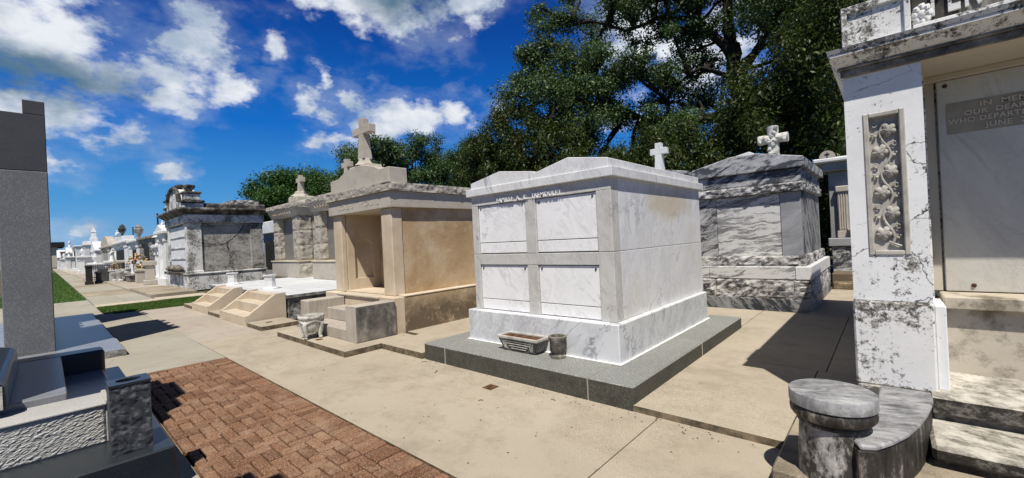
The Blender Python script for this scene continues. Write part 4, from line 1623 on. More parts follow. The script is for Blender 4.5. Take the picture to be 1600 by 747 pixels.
rs.ball((4.105, -.222, 3.02), .026, 1.2, 8)
rs.build('rosette', M['old_white'], t)
letters('PER', .40, 4.122, -.268, 2.995, .020, 1.12, .004, .235).build('inscription', M['old_white'], t)
MB().box(4.72, 9.2, -1.75, .20, .0, 2.80, 0).build('wall', M['old_white'], t)
MB().box(4.5, 4.72, -.235, .215, .40, 2.70, 0).build('wall', M['old_white'], t)
MB().box(4.099, 4.72, -1.7, .21, 2.703, 2.7515, 0).build('soffit', M['beige_plaster'], t)
MB().box(4.1, 4.72, -1.75, -1.36, .40, 2.70, .006).build('far_pier', M['peeling'], t)
MB().box(4.62, 4.718, -1.355, -.236, 2.66, 2.7025, .004).build('lintel', M['beige_plaster'], t)
MB().box(4.68, 4.718, -.297, -.236, 1.04, 2.659, .003).build('jamb', M['beige_plaster'], t)
tb = MB().box(4.655, 4.718, -1.30, -.308, 1.042, 2.657, .005).build('tablet', M['tablet'], t)
MB().box(4.651, 4.6545, -1.24, -.355, 2.24, 2.475, .001).build('inscription_band', M['inscription_ground'], tb)
for (s_, yy, zz, w_) in (('IN  MEMORY', -.53, 2.420, .36), ('OUR  DEAR', -.448, 2.368, .30), ('WHO DEPARTED', -.364, 2.316, .425), ('JUNE  2', -.55, 2.262, .195)):
    letters(s_, .050, 4.6505, yy, zz, .006, 1.1, .001, w_).build('inscription', M['beige_plaster'], tb)
for (yy, zz) in ((-.355, 2.615), (-.455, 1.09)):
    MB().ball((4.654, yy, zz), .015, 1, 10).build('bolt', M['rust_soil'], tb)
MB().box(4.36, 4.72, -1.356, -.2705, .945, 1.035, .008).build('shelf', M['cream_stone'], t)
MB().box(4.43, 4.72, -1.4, -.2695, .42, .944, 0).build('lower_panel', M['cream_stone'], t)
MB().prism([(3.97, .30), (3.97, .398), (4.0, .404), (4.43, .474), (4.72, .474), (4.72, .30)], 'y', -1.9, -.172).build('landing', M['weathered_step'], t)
MB().box(4.05, 4.72, -.1715, .21, .30, .40, .005).build('pier_footing', M['weathered_step'], t)
MB().box(4.0, 4.7, -1.85, -.175, .02, .299, .004).build('riser_block', M['sooty_stone'], t)
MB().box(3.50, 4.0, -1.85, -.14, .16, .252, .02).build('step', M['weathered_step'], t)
MB().box(3.53, 4.0, -1.85, -.14, .02, .159, .004).build('step_riser', M['black_mould'], t)
MB().box(2.95, 3.75, -1.9, .60, -.05, .118, .012).build('foot_slab', M['concrete_old'], t)
# curling cheek wall that runs from the pier to the round pedestal
outer = [(4.06, -.172), (3.85, -.160), (3.62, -.125), (3.42, -.085), (3.22, -.03), (3.06, .035), (2.94, .10), (2.90, .17)]
inner = [(3.10, .25), (3.22, .17), (3.38, .135), (3.6, .115), (3.85, .105), (4.06, .10)]
MB().prism(outer + inner, 'z', .118, .372, .006).build('curved_cheek_wall', M['streaked_black_marble'], t)
MB().prism([(p, q - .008) for p, q in outer] + inner, 'z', .3725, .404, .010).build('cheek_cap', M['worn_marble_top'], t)
MB().box(4.7, 9.25, -1.8, .24, .0, .40, .01).build('wall_base', M['old_white'], t)
MB().box(3.4, 4.06, .101, .22, .06, .40, .004).build('cheek_filler', M['mildewed_marble'], t)

px, py = 3.10, .295
p = thing('round_pedestal', 'round mildewed marble pedestal with worn flat top at the foot of the painted tomb', 'pedestal', (px, py, .118))
MB().lathe([(.180, .118), (.177, .22), (.168, .40), (.166, .428)], px, py, 48).build('shaft', M['mildewed_marble'], p)
MB().lathe([(.166, .4285), (.177, .430), (.179, .434), (.179, .450), (.176, .454), (.182, .457), (.198, .467), (.209, .484), (.2125, .503), (.2105, .522), (.203, .534), (.202, .5385)], px, py, 64).build('moulding', M['streaked_black_marble'], p)
MB().lathe([(.205, .5388), (.2135, .541), (.2145, .546), (.2145, .606), (.212, .612), (.207, .6145)], px, py, 64).build('top_disc', M['worn_marble_top'], p)

# ------------------------------------------------------------------ left side: grey granite family tombs
def granite_stele(y0, y1, label, x1=.08, w=.55, top=4.06):
    t = thing('granite_stele', label, 'gravestone', (x1 - w / 2, (y0 + y1) / 2, .1), 'tall granite steles along the left edge')
    MB().box(x1 - w, x1, y0, y1, .1, 3.12, .012).build('shaft', M['granite_wall'], t)
    MB().box(x1 - w, x1 - .002, y0 + .002, y1 - .002, 3.123, top, .01).build('head', M['granite_band'], t)
    MB().box(x1 - .25, x1 - .003, y0 + .003, y0 + .36, top + .001, top + .23, .008).build('crest', M['granite_band'], t)
    k = 0
    while y0 + .75 + k * .55 < y1:
        MB().box(x1 - .25, x1 - .003, y0 + .5 + k * .55, y0 + .75 + k * .55, top + .001, top + .20, .008).build('crest', M['granite_band'], t)
        k += 1
    # stepped cross on the front edge of the head
    return t


granite_stele(10.45, 12.7, 'tall grey granite stele with darker head standing nearest at the left edge')
granite_stele(14.3, 16.3, 'second tall grey granite stele hidden behind the nearer one', top=3.9)
t = thing('granite_ledger', 'low pale granite slab with rock-faced edge at the foot of the grey steles', 'ledger', (.2, 13, 0))
MB().rough(-2.5, .86, 9.5, 16.85, -.03, .10, '-y+x', .03, .05, 8, .015, 5).build('slab_edge', M['rough_grey_rock'], t)
MB().box(-2.5, .835, 9.515, 16.84, .10, .112, .003).build('slab_top', M['granite_ledger'], t)

bw = MB().box(-.5, .03, 12.72, 14.28, .113, 1.15, .01)
for k in range(3):
    bw.box(-.2, .0, 12.85 + k * .5, 13.1 + k * .5, 1.151, 1.35, .01)
bw.build('back_wall', M['granite_wall'], t)

def hammered(x0, x1, y0, y1, z0, z1):
    # tooled face: short slanting strokes
    nx, nz = 170, 46
    mb = MB().box(-2.4, x1, y0 + .012, y1, z0, z1, 0)
    vs = []
    for i in range(nx + 1):
        for k in range(nz + 1):
            x, z = x0 + (x1 - x0) * i / nx, z0 + (z1 - z0) * k / nz
            u, v = x + .38 * z, z - .38 * x
            q = Vector((u * 13, 0, v * 42))
            e = min(1, min(k, nz - k) / 2, min(i, nx - i) / 2)
            hgt = .5 * abs(mn.noise(q)) + .7 * abs(mn.noise(q * 1.9 + Vector((3, 1, 4)))) + .35 * mn.noise(q * 4)
            vs.append((x, y0 + .012 - e * (.004 + .011 * hgt), z))
    fs = [(i * (nz + 1) + k, (i + 1) * (nz + 1) + k, (i + 1) * (nz + 1) + k + 1, i * (nz + 1) + k + 1) for i in range(nx) for k in range(nz)]
    return mb.add(vs, fs)


t = thing('coping_tomb', 'low granite coping tomb with rock-faced pale kerb and dark polished slabs', 'tomb', (-.2, 5.4, 0))
MB().box(-2.6, .565, 3.72, 7.05, -.05, .30, .012).build('plinth', M['granite_blue'], t)
hammered(-.75, .255, 4.20, 4.56, .301, .568).build('near_kerb', M['granite_pale'], t)
MB().box(-2.4, .262, 4.193, 4.565, .569, .582, .003).build('kerb_top', M['granite_pale'], t)
MB().box(.256, .285, 4.21, 4.56, .301, .60, .006).build('end_stop', M['granite_pale'], t)
MB().box(-2.4, .08, 4.568, 6.36, .50, .632, .006).build('upper_slab', M['granite_ledger'], t)
MB().box(.082, .385, 4.57, 6.36, .301, .425, .01).build('lower_slab', M['granite_ledger'], t)
MB().box(-2.4, .405, 6.365, 6.66, .301, .632, .03, 3).build('far_kerb', M['granite_blue'], t)
MB().prism([(-.195, .633), (-.205, .79), (-.235, .815), (-.9, 1.0), (-.9, .633)], 'y', 4.42, 6.2, .008).build('slant_marker', M['granite_blue'], t)
MB().rough(-.9, -.215, 4.405, 4.44, .64, .79, '-y', .03, .02, 9, .01, 8).build('slant_edge', M['granite_pale'], t)

t = thing('flower_block', 'square rock-faced black granite flower block with an oval hole in its top', 'vase', (.36, 3.93, .30))
MB().rough(.255, .462, 3.84, 4.04, .302, .752, '-y+x', .011, .010, 17, .014, 2).build('block', M['granite_black_rough'], t)
tp = MB()
n_ = 40
sq, el_ = [], []
for k in range(n_):
    a = 2 * math.pi * k / n_
    ca, sa = math.cos(a), math.sin(a)
    q = 1 / max(abs(ca), abs(sa))
    sq.append((.359 + .107 * ca * q, 3.94 + .105 * sa * q))
    el_.append((.359 + .066 * ca, 3.945 + .055 * sa))
vs_ = [(p[0], p[1], .752) for p in sq] + [(p[0], p[1], .768) for p in sq] + [(p[0], p[1], .768) for p in el_] + [(p[0], p[1], .755) for p in el_]
tp.add(vs_, [(r_ * n_ + k, r_ * n_ + (k + 1) % n_, (r_ + 1) * n_ + (k + 1) % n_, (r_ + 1) * n_ + k) for r_ in range(3) for k in range(n_)])
tp.build('top', M['granite_blue'], t)
MB().add([(p[0], p[1], .7545) for p in el_], [tuple(range(n_))]).build('hole', M['black_hollow'], t)  # black disc close under the rim, painted as the hole's shade

# the tall neighbour whose shadow lies on the slabs and pavers
t = thing('granite_monument', 'tall dark granite monument just left of the view behind the coping tomb', 'monument', (-.9, 5.3, 0))
MB().box(-1.3, -.48, 4.36, 6.25, .634, 2.85, .01).build('die', M['granite_wall'], t)
MB().box(-1.3, -.485, 4.6, 6.05, 2.853, 3.2, .01).build('head', M['granite_band'], t)
MB().box(-1.3, -.487, 4.95, 5.7, 3.203, 3.45, .01).build('crest', M['granite_band'], t)
t = thing('granite_monument', 'tall stepped granite monument to the left of the camera casting shade on the bricks', 'monument', (-.9, 2.0, 0))
MB().box(-1.6, -.42, .9, 2.65, -.05, 2.75, .01).build('die', M['granite_wall'], t)
MB().box(-1.6, -.43, 1.1, 2.45, 2.753, 3.1, .01).build('head', M['granite_band'], t)
MB().box(-1.6, -.435, 1.4, 2.15, 3.103, 3.4, .01).build('crest', M['granite_band'], t)
# ------------------------------------------------------------------ the long row of far tombs
def far_tomb(name, label, X, y0, y1, h, m, depth=3.0, dark=True, top=None, roof='flat', door='dark', group=None, z0=0):
    t = thing(name, label, 'tomb', (X + depth / 2, (y0 + y1) / 2, z0), group)
    w = y1 - y0
    MB().box(X - .08, X + depth, y0, y1, z0, z0 + .45, .03).build('base', m, t)
    MB().box(X + .12, X + depth - .05, y0 + .12, y1 - .12, z0 + .45, h - .45, 0).build('body', m, t)
    for (a, b) in ((y0 + .05, y0 + .05 + .16 * w), (y1 - .05 - .16 * w, y1 - .05)):
        MB().box(X, X + .5, a, b, z0 + .452, h - .46, .02).box(X - .05, X + .55, a - .03, b + .03, h - .62, h - .46, .02).build('pilaster', m, t)
    if door:
        MB().box(X + .085, X + .119, y0 + .22 * w, y1 - .22 * w, z0 + .55, h - .75, .01).build('door_panel', M['dark_recess'] if door == 'dark' else M['grey_paint'], t)  # 'dark' is a flat near-black panel, shade of a recessed front painted on
    MB().box(X - .02, X + depth, y0 + .02, y1 - .02, h - .458, h - .20, .02).box(X - .16, X + depth + .1, y0 - .12, y1 + .12, h - .198, h, .04).build('cornice', m, t)
    if roof == 'gable':
        MB().prism([(y0 - .1, h), ((y0 + y1) / 2, h + .16 * w), (y1 + .1, h)], 'x', X - .12, X + depth, .02).build('pediment', m, t)
    elif roof == 'arch':
        pts = [((y0 + y1) / 2 + .42 * w * math.cos(math.pi * k / 14), h + .11 * w * math.sin(math.pi * k / 14)) for k in range(15)]
        MB().prism(pts, 'x', X - .05, X + .6, .02).build('pediment', m, t)
    elif roof == 'block':
        MB().box(X, X + .8, y0 + .25 * w, y1 - .25 * w, h, h + .45, .03).build('pediment', m, t)
    return t


def finial(t, X, Y, z, s, m, kind='urn'):
    mb = MB()
    if kind == 'urn':
        mb.lathe([(.20 * s, z), (.20 * s, z + .12 * s), (.08 * s, z + .18 * s), (.08 * s, z + .28 * s), (.26 * s, z + .55 * s), (.30 * s, z + .8 * s), (.18 * s, z + .92 * s), (.22 * s, z + .98 * s), (.12 * s, z + 1.1 * s), (.03 * s, z + 1.2 * s)], X, Y, 14)
        mb.build('urn', m, t)
    elif kind == 'figure':
        mb.lathe([(.26 * s, z), (.26 * s, z + .1 * s), (.2 * s, z + .12 * s), (.17 * s, z + .5 * s), (.13 * s, z + .68 * s), (.19 * s, z + .88 * s), (.16 * s, z + 1.0 * s), (.06 * s, z + 1.05 * s)], X, Y, 14)
        mb.ball((X - .02 * s, Y, z + 1.13 * s), .085 * s, 1.2, 10)
        mb.tube([(X, Y - .17 * s, z + .95 * s), (X - .14 * s, Y - .18 * s, z + .75 * s), (X - .2 * s, Y - .03 * s, z + .78 * s)], [.06 * s, .05 * s, .035 * s], 7)
        mb.tube([(X, Y + .17 * s, z + .95 * s), (X - .14 * s, Y + .18 * s, z + .75 * s), (X - .2 * s, Y + .03 * s, z + .78 * s)], [.06 * s, .05 * s, .035 * s], 7)
        mb.build('carved_figure', m, t)
    elif kind == 'spire':
        mb.box(X - .4 * s, X + .4 * s, Y - .4 * s, Y + .4 * s, z, z + .5 * s, .03).frustum((X - .3 * s, X + .3 * s, Y - .3 * s, Y + .3 * s), (X - .2 * s, X + .2 * s, Y - .2 * s, Y + .2 * s), z + .5 * s, z + 1.3 * s)
        mb.frustum((X - .26 * s, X + .26 * s, Y - .26 * s, Y + .26 * s), (X - .05 * s, X + .05 * s, Y - .05 * s, Y + .05 * s), z + 1.3 * s, z + 2.0 * s).ball((X, Y, z + 2.05 * s), .1 * s)
        mb.build('spire', m, t)


W_, G_, D_ = M['white_paint'], M['far_grey_stone'], M['dark_recess']
a = far_tomb('white_tomb', 'narrow white tomb with a slim urn standing behind the mouldy plaster tomb', 4.35, 29.0, 31.2, 3.05, W_, 3, roof='gable', door=None)
finial(a, 4.7, 29.5, 3.06, .5, W_)
a = far_tomb('white_tomb', 'slender white tomb topped by a robed figure beside a black pole', 4.5, 32.0, 33.5, 2.35, W_, 2.5, roof='block', door=None)
MB().frustum((4.35, 5.4, 32.1, 33.3), (4.6, 5.1, 32.5, 32.95), 2.8, 3.05).build('cap', W_, a)
finial(a, 4.85, 32.72, 3.05, .62, W_, 'figure')
a = thing('grey_pedestal', 'grey stone pedestal with square block before the slender white tomb', 'pedestal', (3.95, 31.4, .06))
MB().box(3.7, 4.25, 31.1, 31.7, .06, .35, .03).box(3.78, 4.18, 31.18, 31.62, .352, 1.15, .02).box(3.68, 4.26, 31.1, 31.7, 1.153, 1.42, .03).build('shaft', M['limestone'], a)
a = far_tomb('stone_tomb', 'rough grey stone tomb with flat roof and dark weathered walls', 4.5, 34.2, 39.4, 3.0, G_, 3.5)
for k in range(4):
    MB().rough(4.46, 4.6, 34.3, 35.0, .5 + .5 * k, .95 + .5 * k, '-x-y', .05, .08, 5, .04, k).build('rock_quoin', G_, a)
a = thing('grey_pedestal', 'short square grey post in front of the rough grey stone tomb', 'pedestal', (4.05, 35, .06))
MB().box(3.75, 4.25, 34.7, 35.3, .06, .75, .02).box(3.7, 4.3, 34.65, 35.35, .753, .9, .03).build('shaft', M['limestone'], a)
a = far_tomb('white_tomb', 'white tomb with tall pilasters and one large grey urn on its cornice', 4.5, 40.2, 45.0, 3.0, W_, 3, roof='flat')
finial(a, 4.85, 42.6, 3.0, 1.0, G_)
a = far_tomb('altar_tomb', 'open fronted white tomb with a black recess and altar shelf', 4.5, 46.2, 57.5, 3.15, W_, 3, roof='block')
MB().box(4.0, 4.7, 48.0, 56, 1.30, 1.5, .03).build('altar_shelf', M['limestone'], a)
finial(a, 4.85, 52.5, 3.6, 1.0, M['black_mould'])
finial(a, 4.85, 56.3, 3.2, 1.0, W_, 'figure')
a = far_tomb('shell_tomb', 'cream tomb crowned by a rounded shell pediment', 4.5, 60, 70, 3.1, M['limestone'], 3, roof='arch', door='grey')
a = far_tomb('white_tomb', 'low plain white tomb between the shell topped tomb and the spired one', 4.2, 72, 79, 2.9, W_, 3, roof='gable', door='grey')
a = far_tomb('white_tomb', 'tall white tomb with a slender pointed spire', 3.7, 82, 89, 3.9, W_, 3.4, roof='block', door=None)
finial(a, 4.8, 85, 4.3, 1.05, W_, 'spire')
a = far_tomb('white_tomb', 'white temple shaped tomb with a wide black doorway', 3.2, 92, 104, 4.0, W_, 4, roof='flat')
a = far_tomb('white_tomb', 'small white tomb with a figure on its roof near the pink one', 2.7, 108, 114, 3.2, W_, 3, roof='gable', door='grey')
finial(a, 3.1, 111, 4.1, 1.1, W_, 'figure')
a = far_tomb('pink_tomb', 'pink plastered tomb near the end of the walk', 2.2, 118, 126, 3.6, M['pink_plaster'], 4, roof='flat')
a = far_tomb('white_tomb', 'last white tomb at the far end of the walk before the black roofed building', 1.9, 130, 140, 2.6, W_, 4, roof='gable')
a = thing('far_building', 'dark flat roofed building far away at the end of the walk', 'building', (0, 215, -.05))
MB().box(-14, 3.0, 205, 230, -.05, 6.6, 0).build('wall', M['beige_plaster'], a)
MB().box(-15, -1.0, 204, 231, 6.61, 8.9, .05).box(-.99, 4.6, 204, 231, 6.61, 8.2, .05).build('roof', M['dark_recess'], a)
a = thing('white_tomb', 'white roofed tomb seen in the gap between the plaster tomb and the rock-faced tombs', 'tomb', (12.4, 32.6, 0))
MB().box(10.9, 14, 30.5, 34.6, -.05, 2.9, .02).build('body', M['grey_paint'], a)
MB().box(10.8, 10.93, 32.0, 34.0, .5, 2.4, .01).build('door_panel', M['dark_recess'], a)
MB().prism([(35.2, 2.9), (35.2, 3.3), (34.4, 3.75), (30.9, 3.75), (30.1, 3.3), (30.1, 2.9)], 'x', 10.6, 14.2, .04).build('roof', W_, a)


for (X_, ya_, yb_, h_, lab, kind) in ((3.6, 50.5, 52.0, 1.5, 'small white coped grave with a cross shaped top in front of the altar tomb', 'figure'),
                                     (3.1, 60, 63, 1.3, 'squat white grave box beyond the iron railing', 'urn'),
                                     (2.8, 74, 78, 2.2, 'small white tomb with an urn close to the walk', 'urn'),
                                     (2.3, 98, 103, 2.4, 'slim white tomb with a figure close to the walk', 'figure'),
                                     (2.0, 112, 116, 2.2, 'little white tomb with an urn near the end of the walk', 'urn')):
    a = far_tomb('white_tomb', lab, X_, ya_, yb_, h_, W_, 1.6, roof='flat', door='dark' if h_ > 2 else None)
    finial(a, X_ + .4, (ya_ + yb_) / 2, h_, .8, W_, kind)


def pole(x, y, h, label):
    o = MB().lathe([(.07, -.05), (.06, h * .6), (.05, h)], x, y, 8).ball((x, y, h), .07, 1, 8).build('pole', M['black_iron'])
    tag(o, label, 'pole', 'thin black poles above the far tombs')


pole(5.6, 39.7, 4.75, 'thin black pole rising beside the white tomb with the grey urn')
pole(6.3, 36.0, 4.5, 'thin black pole rising behind the slender white tomb')
pole(6.6, 62.0, 5.0, 'thin black pole rising behind the open fronted altar tomb')
# iron railing and the clutter in front of the far row
a = thing('iron_railing', 'low black iron railing with pointed bars crossing in front of the far tombs', 'railing', (3.2, 44.5, .06))
rb = MB()
for k in range(22):
    xx = 2.35 + k * .095
    rb.tube([(xx, 44.5, .1), (xx, 44.5, 1.12)], .017, 5)
    rb.frustum((xx - .035, xx + .035, 44.48, 44.52), (xx - .004, xx + .004, 44.496, 44.504), 1.12, 1.28)
rb.build('bar', M['black_iron'], a)
MB().box(2.3, 4.4, 44.48, 44.52, .28, .33, .004).build('rail', M['black_iron'], a)
MB().box(2.3, 4.4, 44.48, 44.52, .98, 1.03, .004).build('rail', M['black_iron'], a)
for k, (xx, yy, hh, ww, lab) in enumerate(((1.95, 40.0, 1.30, .16, 'stout black iron post at the near end of the railing'), (2.42, 40.4, .85, .14, 'shorter black iron post beside the stout one'))):
    o = MB().box(xx - ww, xx + ww, yy - ww, yy + ww, -.02, hh, .02).box(xx - ww - .05, xx + ww + .05, yy - ww - .05, yy + ww + .05, -.02, .2, .02).box(xx - ww - .04, xx + ww + .04, yy - ww - .04, yy + ww + .04, hh - .15, hh - .05, .02).build('iron_post', M['black_iron'])
    tag(o, lab, 'post', 'black iron posts')
a = thing('low_grave', 'low box grave with dark front and white end slab', 'grave', (3.2, 42.3, .06))
MB().box(2.55, 3.05, 41.9, 43.4, .06, .98, .02).build('dark_block', M['granite_band'], a)
MB().box(3.06, 3.75, 41.7, 43.4, .06, .72, .02).box(3.0, 3.8, 41.66, 43.45, .722, .82, .02).build('white_slab', M['granite_pale'], a)
a = thing('stone_bench', 'grey scrolled stone bench at the foot of the flowers', 'bench', (4.0, 37.3, .06))
MB().box(3.55, 4.35, 36.8, 38.2, .45, .62, .06).build('seat', M['carved_grey_stone'], a)
MB().box(3.6, 4.3, 36.9, 37.3, .06, .448, .05).build('leg', M['sooty_stone'], a)
MB().box(3.6, 4.3, 37.7, 38.1, .06, .448, .05).build('leg', M['sooty_stone'], a)
MB().tube([(3.6, 36.8, .68), (3.6, 38.2, .68)], .10, 10).tube([(4.3, 36.8, .68), (4.3, 38.2, .68)], .10, 10).build('scroll', M['carved_grey_stone'], a)


def bouquet(x, y, z, s, label, n=70, seed=1):
    r_ = random.Random(seed)
    a = thing('flower_vase', label, 'flowers', (x, y, z), 'flower vases by the far tombs')
    MB().lathe([(.16 * s, z), (.12 * s, z + .1 * s), (.2 * s, z + .45 * s), (.24 * s, z + .62 * s), (.2 * s, z + .62 * s)], x, y, 14, cap=False).build('vase_body', M['carved_white_stone'], a)
    fl = MB()
    for k in range(n):
        an, el = r_.uniform(0, 6.28), r_.uniform(.1, 1.5)
        q = s * r_.uniform(.3, .62)
        fl.ball((x + q * math.cos(an) * math.cos(el), y + q * math.sin(an) * math.cos(el), z + .6 * s + q * math.sin(el) * 1.2), .07 * s, .8, 6, .6)
    fl.build('bouquet', M['petals'], a)


bouquet(4.0, 36.1, .64, .95, 'vase of yellow and cream flowers above the scrolled bench', 55, 2)
bouquet(4.15, 35.6, .06, .9, 'vase of mixed flowers nearest the grey post', 40, 3)
bouquet(3.7, 46.5, .06, .9, 'vase of reddish flowers beyond the low box grave', 60, 4)
for k, (xx, yy, s_, lab) in enumerate(((3.45, 39.4, .9, 'white stone urn left of the scrolled bench'), (3.75, 39.9, 1.05, 'taller white stone urn next to the scrolled bench'), (3.25, 40.6, .8, 'small white urn beside the low box grave'))):
    o = MB().lathe([(.2 * s_, .06), (.2 * s_, .2 * s_), (.09 * s_, .26 * s_), (.09 * s_, .4 * s_), (.27 * s_, .62 * s_), (.30 * s_, .85 * s_), (.24 * s_, .86 * s_), (.2 * s_, .8 * s_)], xx, yy, 14).build('stone_urn', M['carved_white_stone'])
    tag(o, lab, 'urn', 'white urns by the far tombs')

# ------------------------------------------------------------------ trees
rng = np.random.default_rng(5)


def leaves_mesh(name, m, parent, C, Rr, counts, size, flat=.75, droop=0.0, lenr=1.9, upward=0.0):
    """leaf-sized faces scattered through clumps (centre C, radius Rr)"""
    base = np.array(WL[parent.name])
    P, Nn = [], []
    for c, r, n in zip(C, Rr, counts):
        d = rng.normal(size=(n, 3))
        d /= np.linalg.norm(d, axis=1)[:, None] + 1e-9
        q = rng.random(n) ** .45
        p = d * q[:, None] * r * (1 + .35 * rng.standard_normal((n, 1)) * .5)
        p[:, 2] *= flat
        P.append(p + c)
        Nn.append(d)
    P = np.concatenate(P)
    d = np.concatenate(Nn)
    n = len(P)
    nrm = d * .7 + rng.normal(size=(n, 3)) * .6 + np.array([0, 0, .5])
    nrm /= np.linalg.norm(nrm, axis=1)[:, None]
    t = rng.normal(size=(n, 3)) + np.array([0, 0, upward - droop])
    t -= (t * nrm).sum(1)[:, None] * nrm
    t /= np.linalg.norm(t, axis=1)[:, None] + 1e-9
    b = np.cross(nrm, t)
    L = size * rng.uniform(.6, 1.35, n)[:, None]
    Wd = L / lenr
    v = np.empty((n, 4, 3))
    v[:, 0] = P - t * L * .5
    v[:, 1] = P + b * Wd * .5 + nrm * L * .06
    v[:, 2] = P + t * L * .5
    v[:, 3] = P - b * Wd * .5 + nrm * L * .06
    v = (v - base).reshape(-1, 3).astype(np.float32)
    me = bpy.data.meshes.new(name)
    me.vertices.add(4 * n)
    me.vertices.foreach_set('co', v.ravel())
    me.loops.add(4 * n)
    me.loops.foreach_set('vertex_index', np.arange(4 * n, dtype=np.int32))
    me.polygons.add(n)
    me.polygons.foreach_set('loop_start', np.arange(0, 4 * n, 4, dtype=np.int32))
    me.update(calc_edges=True)
    me.materials.append(m)
    o = bpy.data.objects.new(name, me)
    COL.objects.link(o)
    o.parent = parent
    return o


def limb(mb, a, b, r0, r1, n=6, wob=.12):
    a, b = Vector(a), Vector(b)
    L = (b - a).length
    pts = []
    for k in range(n + 1):
        u = k / n
        p = a.lerp(b, u)
        w = math.sin(math.pi * u) * wob * L
        p += Vector((mn.noise(p * .6 + Vector((1, 2, 3))), mn.noise(p * .6 + Vector((7, 2, 5))), mn.noise(p * .6 + Vector((3, 9, 1))) + .25)) * w
        pts.append(p)
    mb.tube(pts, [r0 + (r1 - r0) * k / n for k in range(n + 1)], 7)
    return pts


def broad_tree(name, label, base, trunk_top, clumps, leafm, per, size, group=None, trunk_r=.45, forks=None, flat=.75, upward=0.0, lenr=1.9, skel=None):
    t = thing(name, label, 'tree', base, group)
    tr = MB()
    b = Vector(base)
    tt = Vector(trunk_top)
    p = limb(tr, b, tt, trunk_r, trunk_r * .62, 7, .05)
    forks = [Vector(f) for f in (forks or [tt])]
    for (a_, b_, r0_, r1_) in (skel or ()):
        q_ = limb(tr, a_, b_, r0_, r1_, 8, .10)
        forks += q_[3::2]
    for f in forks:
        if not skel and (f - tt).length > .2:
            limb(tr, tt, f, trunk_r * .55, trunk_r * .28, 7, .12)
    for (c, r) in clumps:
        cv = Vector(c)
        f = min(forks + [tt, tt.lerp(b, .3)], key=lambda q: (q - cv).length + (0 if q.z < cv.z else 1.5))
        q = limb(tr, f, cv, trunk_r * .2, trunk_r * .05, 5, .16)
        for k in range(3):
            e = cv + Vector((random.uniform(-1, 1), random.uniform(-1, 1), random.uniform(-.5, .8))) * r * .8
            limb(tr, q[3], e, trunk_r * .06, trunk_r * .015, 3, .1)
    tr.build('trunk', M['bark'], t)
    leaves_mesh('crown', leafm, t, [np.array(c) for c, r in clumps], [r for c, r in clumps],
                [int(per * r * r) for c, r in clumps], size, flat, upward=upward, lenr=lenr)
    return t


def ellipsoid_clumps(c, rad, n, r, seed, zmin=None, shell=.55):
    g = random.Random(seed)
    out = []
    while len(out) < n:
        v = Vector((g.gauss(0, 1), g.gauss(0, 1), g.gauss(0, 1))).normalized() * (shell + (1 - shell) * g.random())
        p = (c[0] + v.x * rad[0], c[1] + v.y * rad[1], c[2] + v.z * rad[2])
        if zmin is not None and p[2] < zmin:
            continue
        out.append((p, r * g.uniform(.7, 1.3)))
    return out


def azp(az, dist, z):
    return (dist * math.cos(R(az)), dist * math.sin(R(az)), z)


# big live oak: long limbs over the tombs, sky showing through the crown
oak = []
g = random.Random(21)
for (az, dist, z, n, sp, r) in ((38.5, 25, 10.2, 7, 1.5, 1.05), (37.5, 25, 12.8, 6, 1.3, .95), (34.5, 25, 12.2, 7, 1.7, 1.1), (35, 25, 9.0, 8, 1.7, 1.15),
                                (31, 25, 10.2, 8, 1.8, 1.15), (31, 26, 7.4, 8, 1.8, 1.2), (27, 25, 8.6, 8, 1.7, 1.1), (26.5, 26, 5.6, 8, 1.9, 1.2),
                                (33.5, 26, 15.2, 7, 2.0, 1.1), (36.5, 25, 15.0, 3, 1.2, .8), (30.5, 26, 12.6, 9, 1.8, 1.1), (28.5, 24, 11.0, 8, 1.6, 1.0), (33, 24, 8.4, 8, 1.8, 1.1), (18, 26, 8.6, 8, 1.8, 1.1), (24, 26, 8.4, 8, 1.6, 1.0), (20, 24, 15.2, 6, 1.8, 1.0), (23, 24, 10.6, 6, 1.3, .9), (21, 25, 7.0, 8, 1.8, 1.1), (20.5, 25, 13.0, 6, 1.6, .9),
                                (27, 25, 15.0, 7, 1.8, 1.0), (22, 25, 16.0, 7, 2.0, 1.1), (14, 25, 17.6, 8, 2.4, 1.2), (8, 24, 15.4, 8, 2.2, 1.2),
                                (7.5, 25, 12.4, 9, 1.6, 1.1), (5, 24, 12.0, 9, 2.2, 1.25), (12, 29, 8.0, 6, 1.8, 1.15), (17, 27, 5.0, 8, 2.2, 1.3), (8, 26, 8.5, 8, 2.0, 1.2),
                                (3, 22, 14.2, 8, 2.2, 1.2), (17.5, 26.5, 11.0, 3, 1.0, .7), (0, 23, 11, 8, 2.4, 1.3)):
    c = Vector(azp(az, dist, z))
    for k in range(n):
        oak.append(((c.x + g.gauss(0, sp * .55), c.y + g.gauss(0, sp * .55), c.z + g.gauss(0, sp * .42)), r * g.uniform(.6, 1.1)))
for k in range(22):
    c = Vector(azp(g.uniform(13.5, 19.5), g.uniform(25.8, 27.5), g.uniform(9.0, 17.0)))
    oak.append(((c.x, c.y, c.z), g.uniform(.6, .95)))
for k in range(26):
    c = Vector(azp(g.uniform(14.5, 27), g.uniform(24.6, 26.4), g.uniform(9.4, 16.5)))
    oak.append(((c.x, c.y, c.z), g.uniform(.4, .75)))
tb_ = azp(12.2, 25.5, -.05)
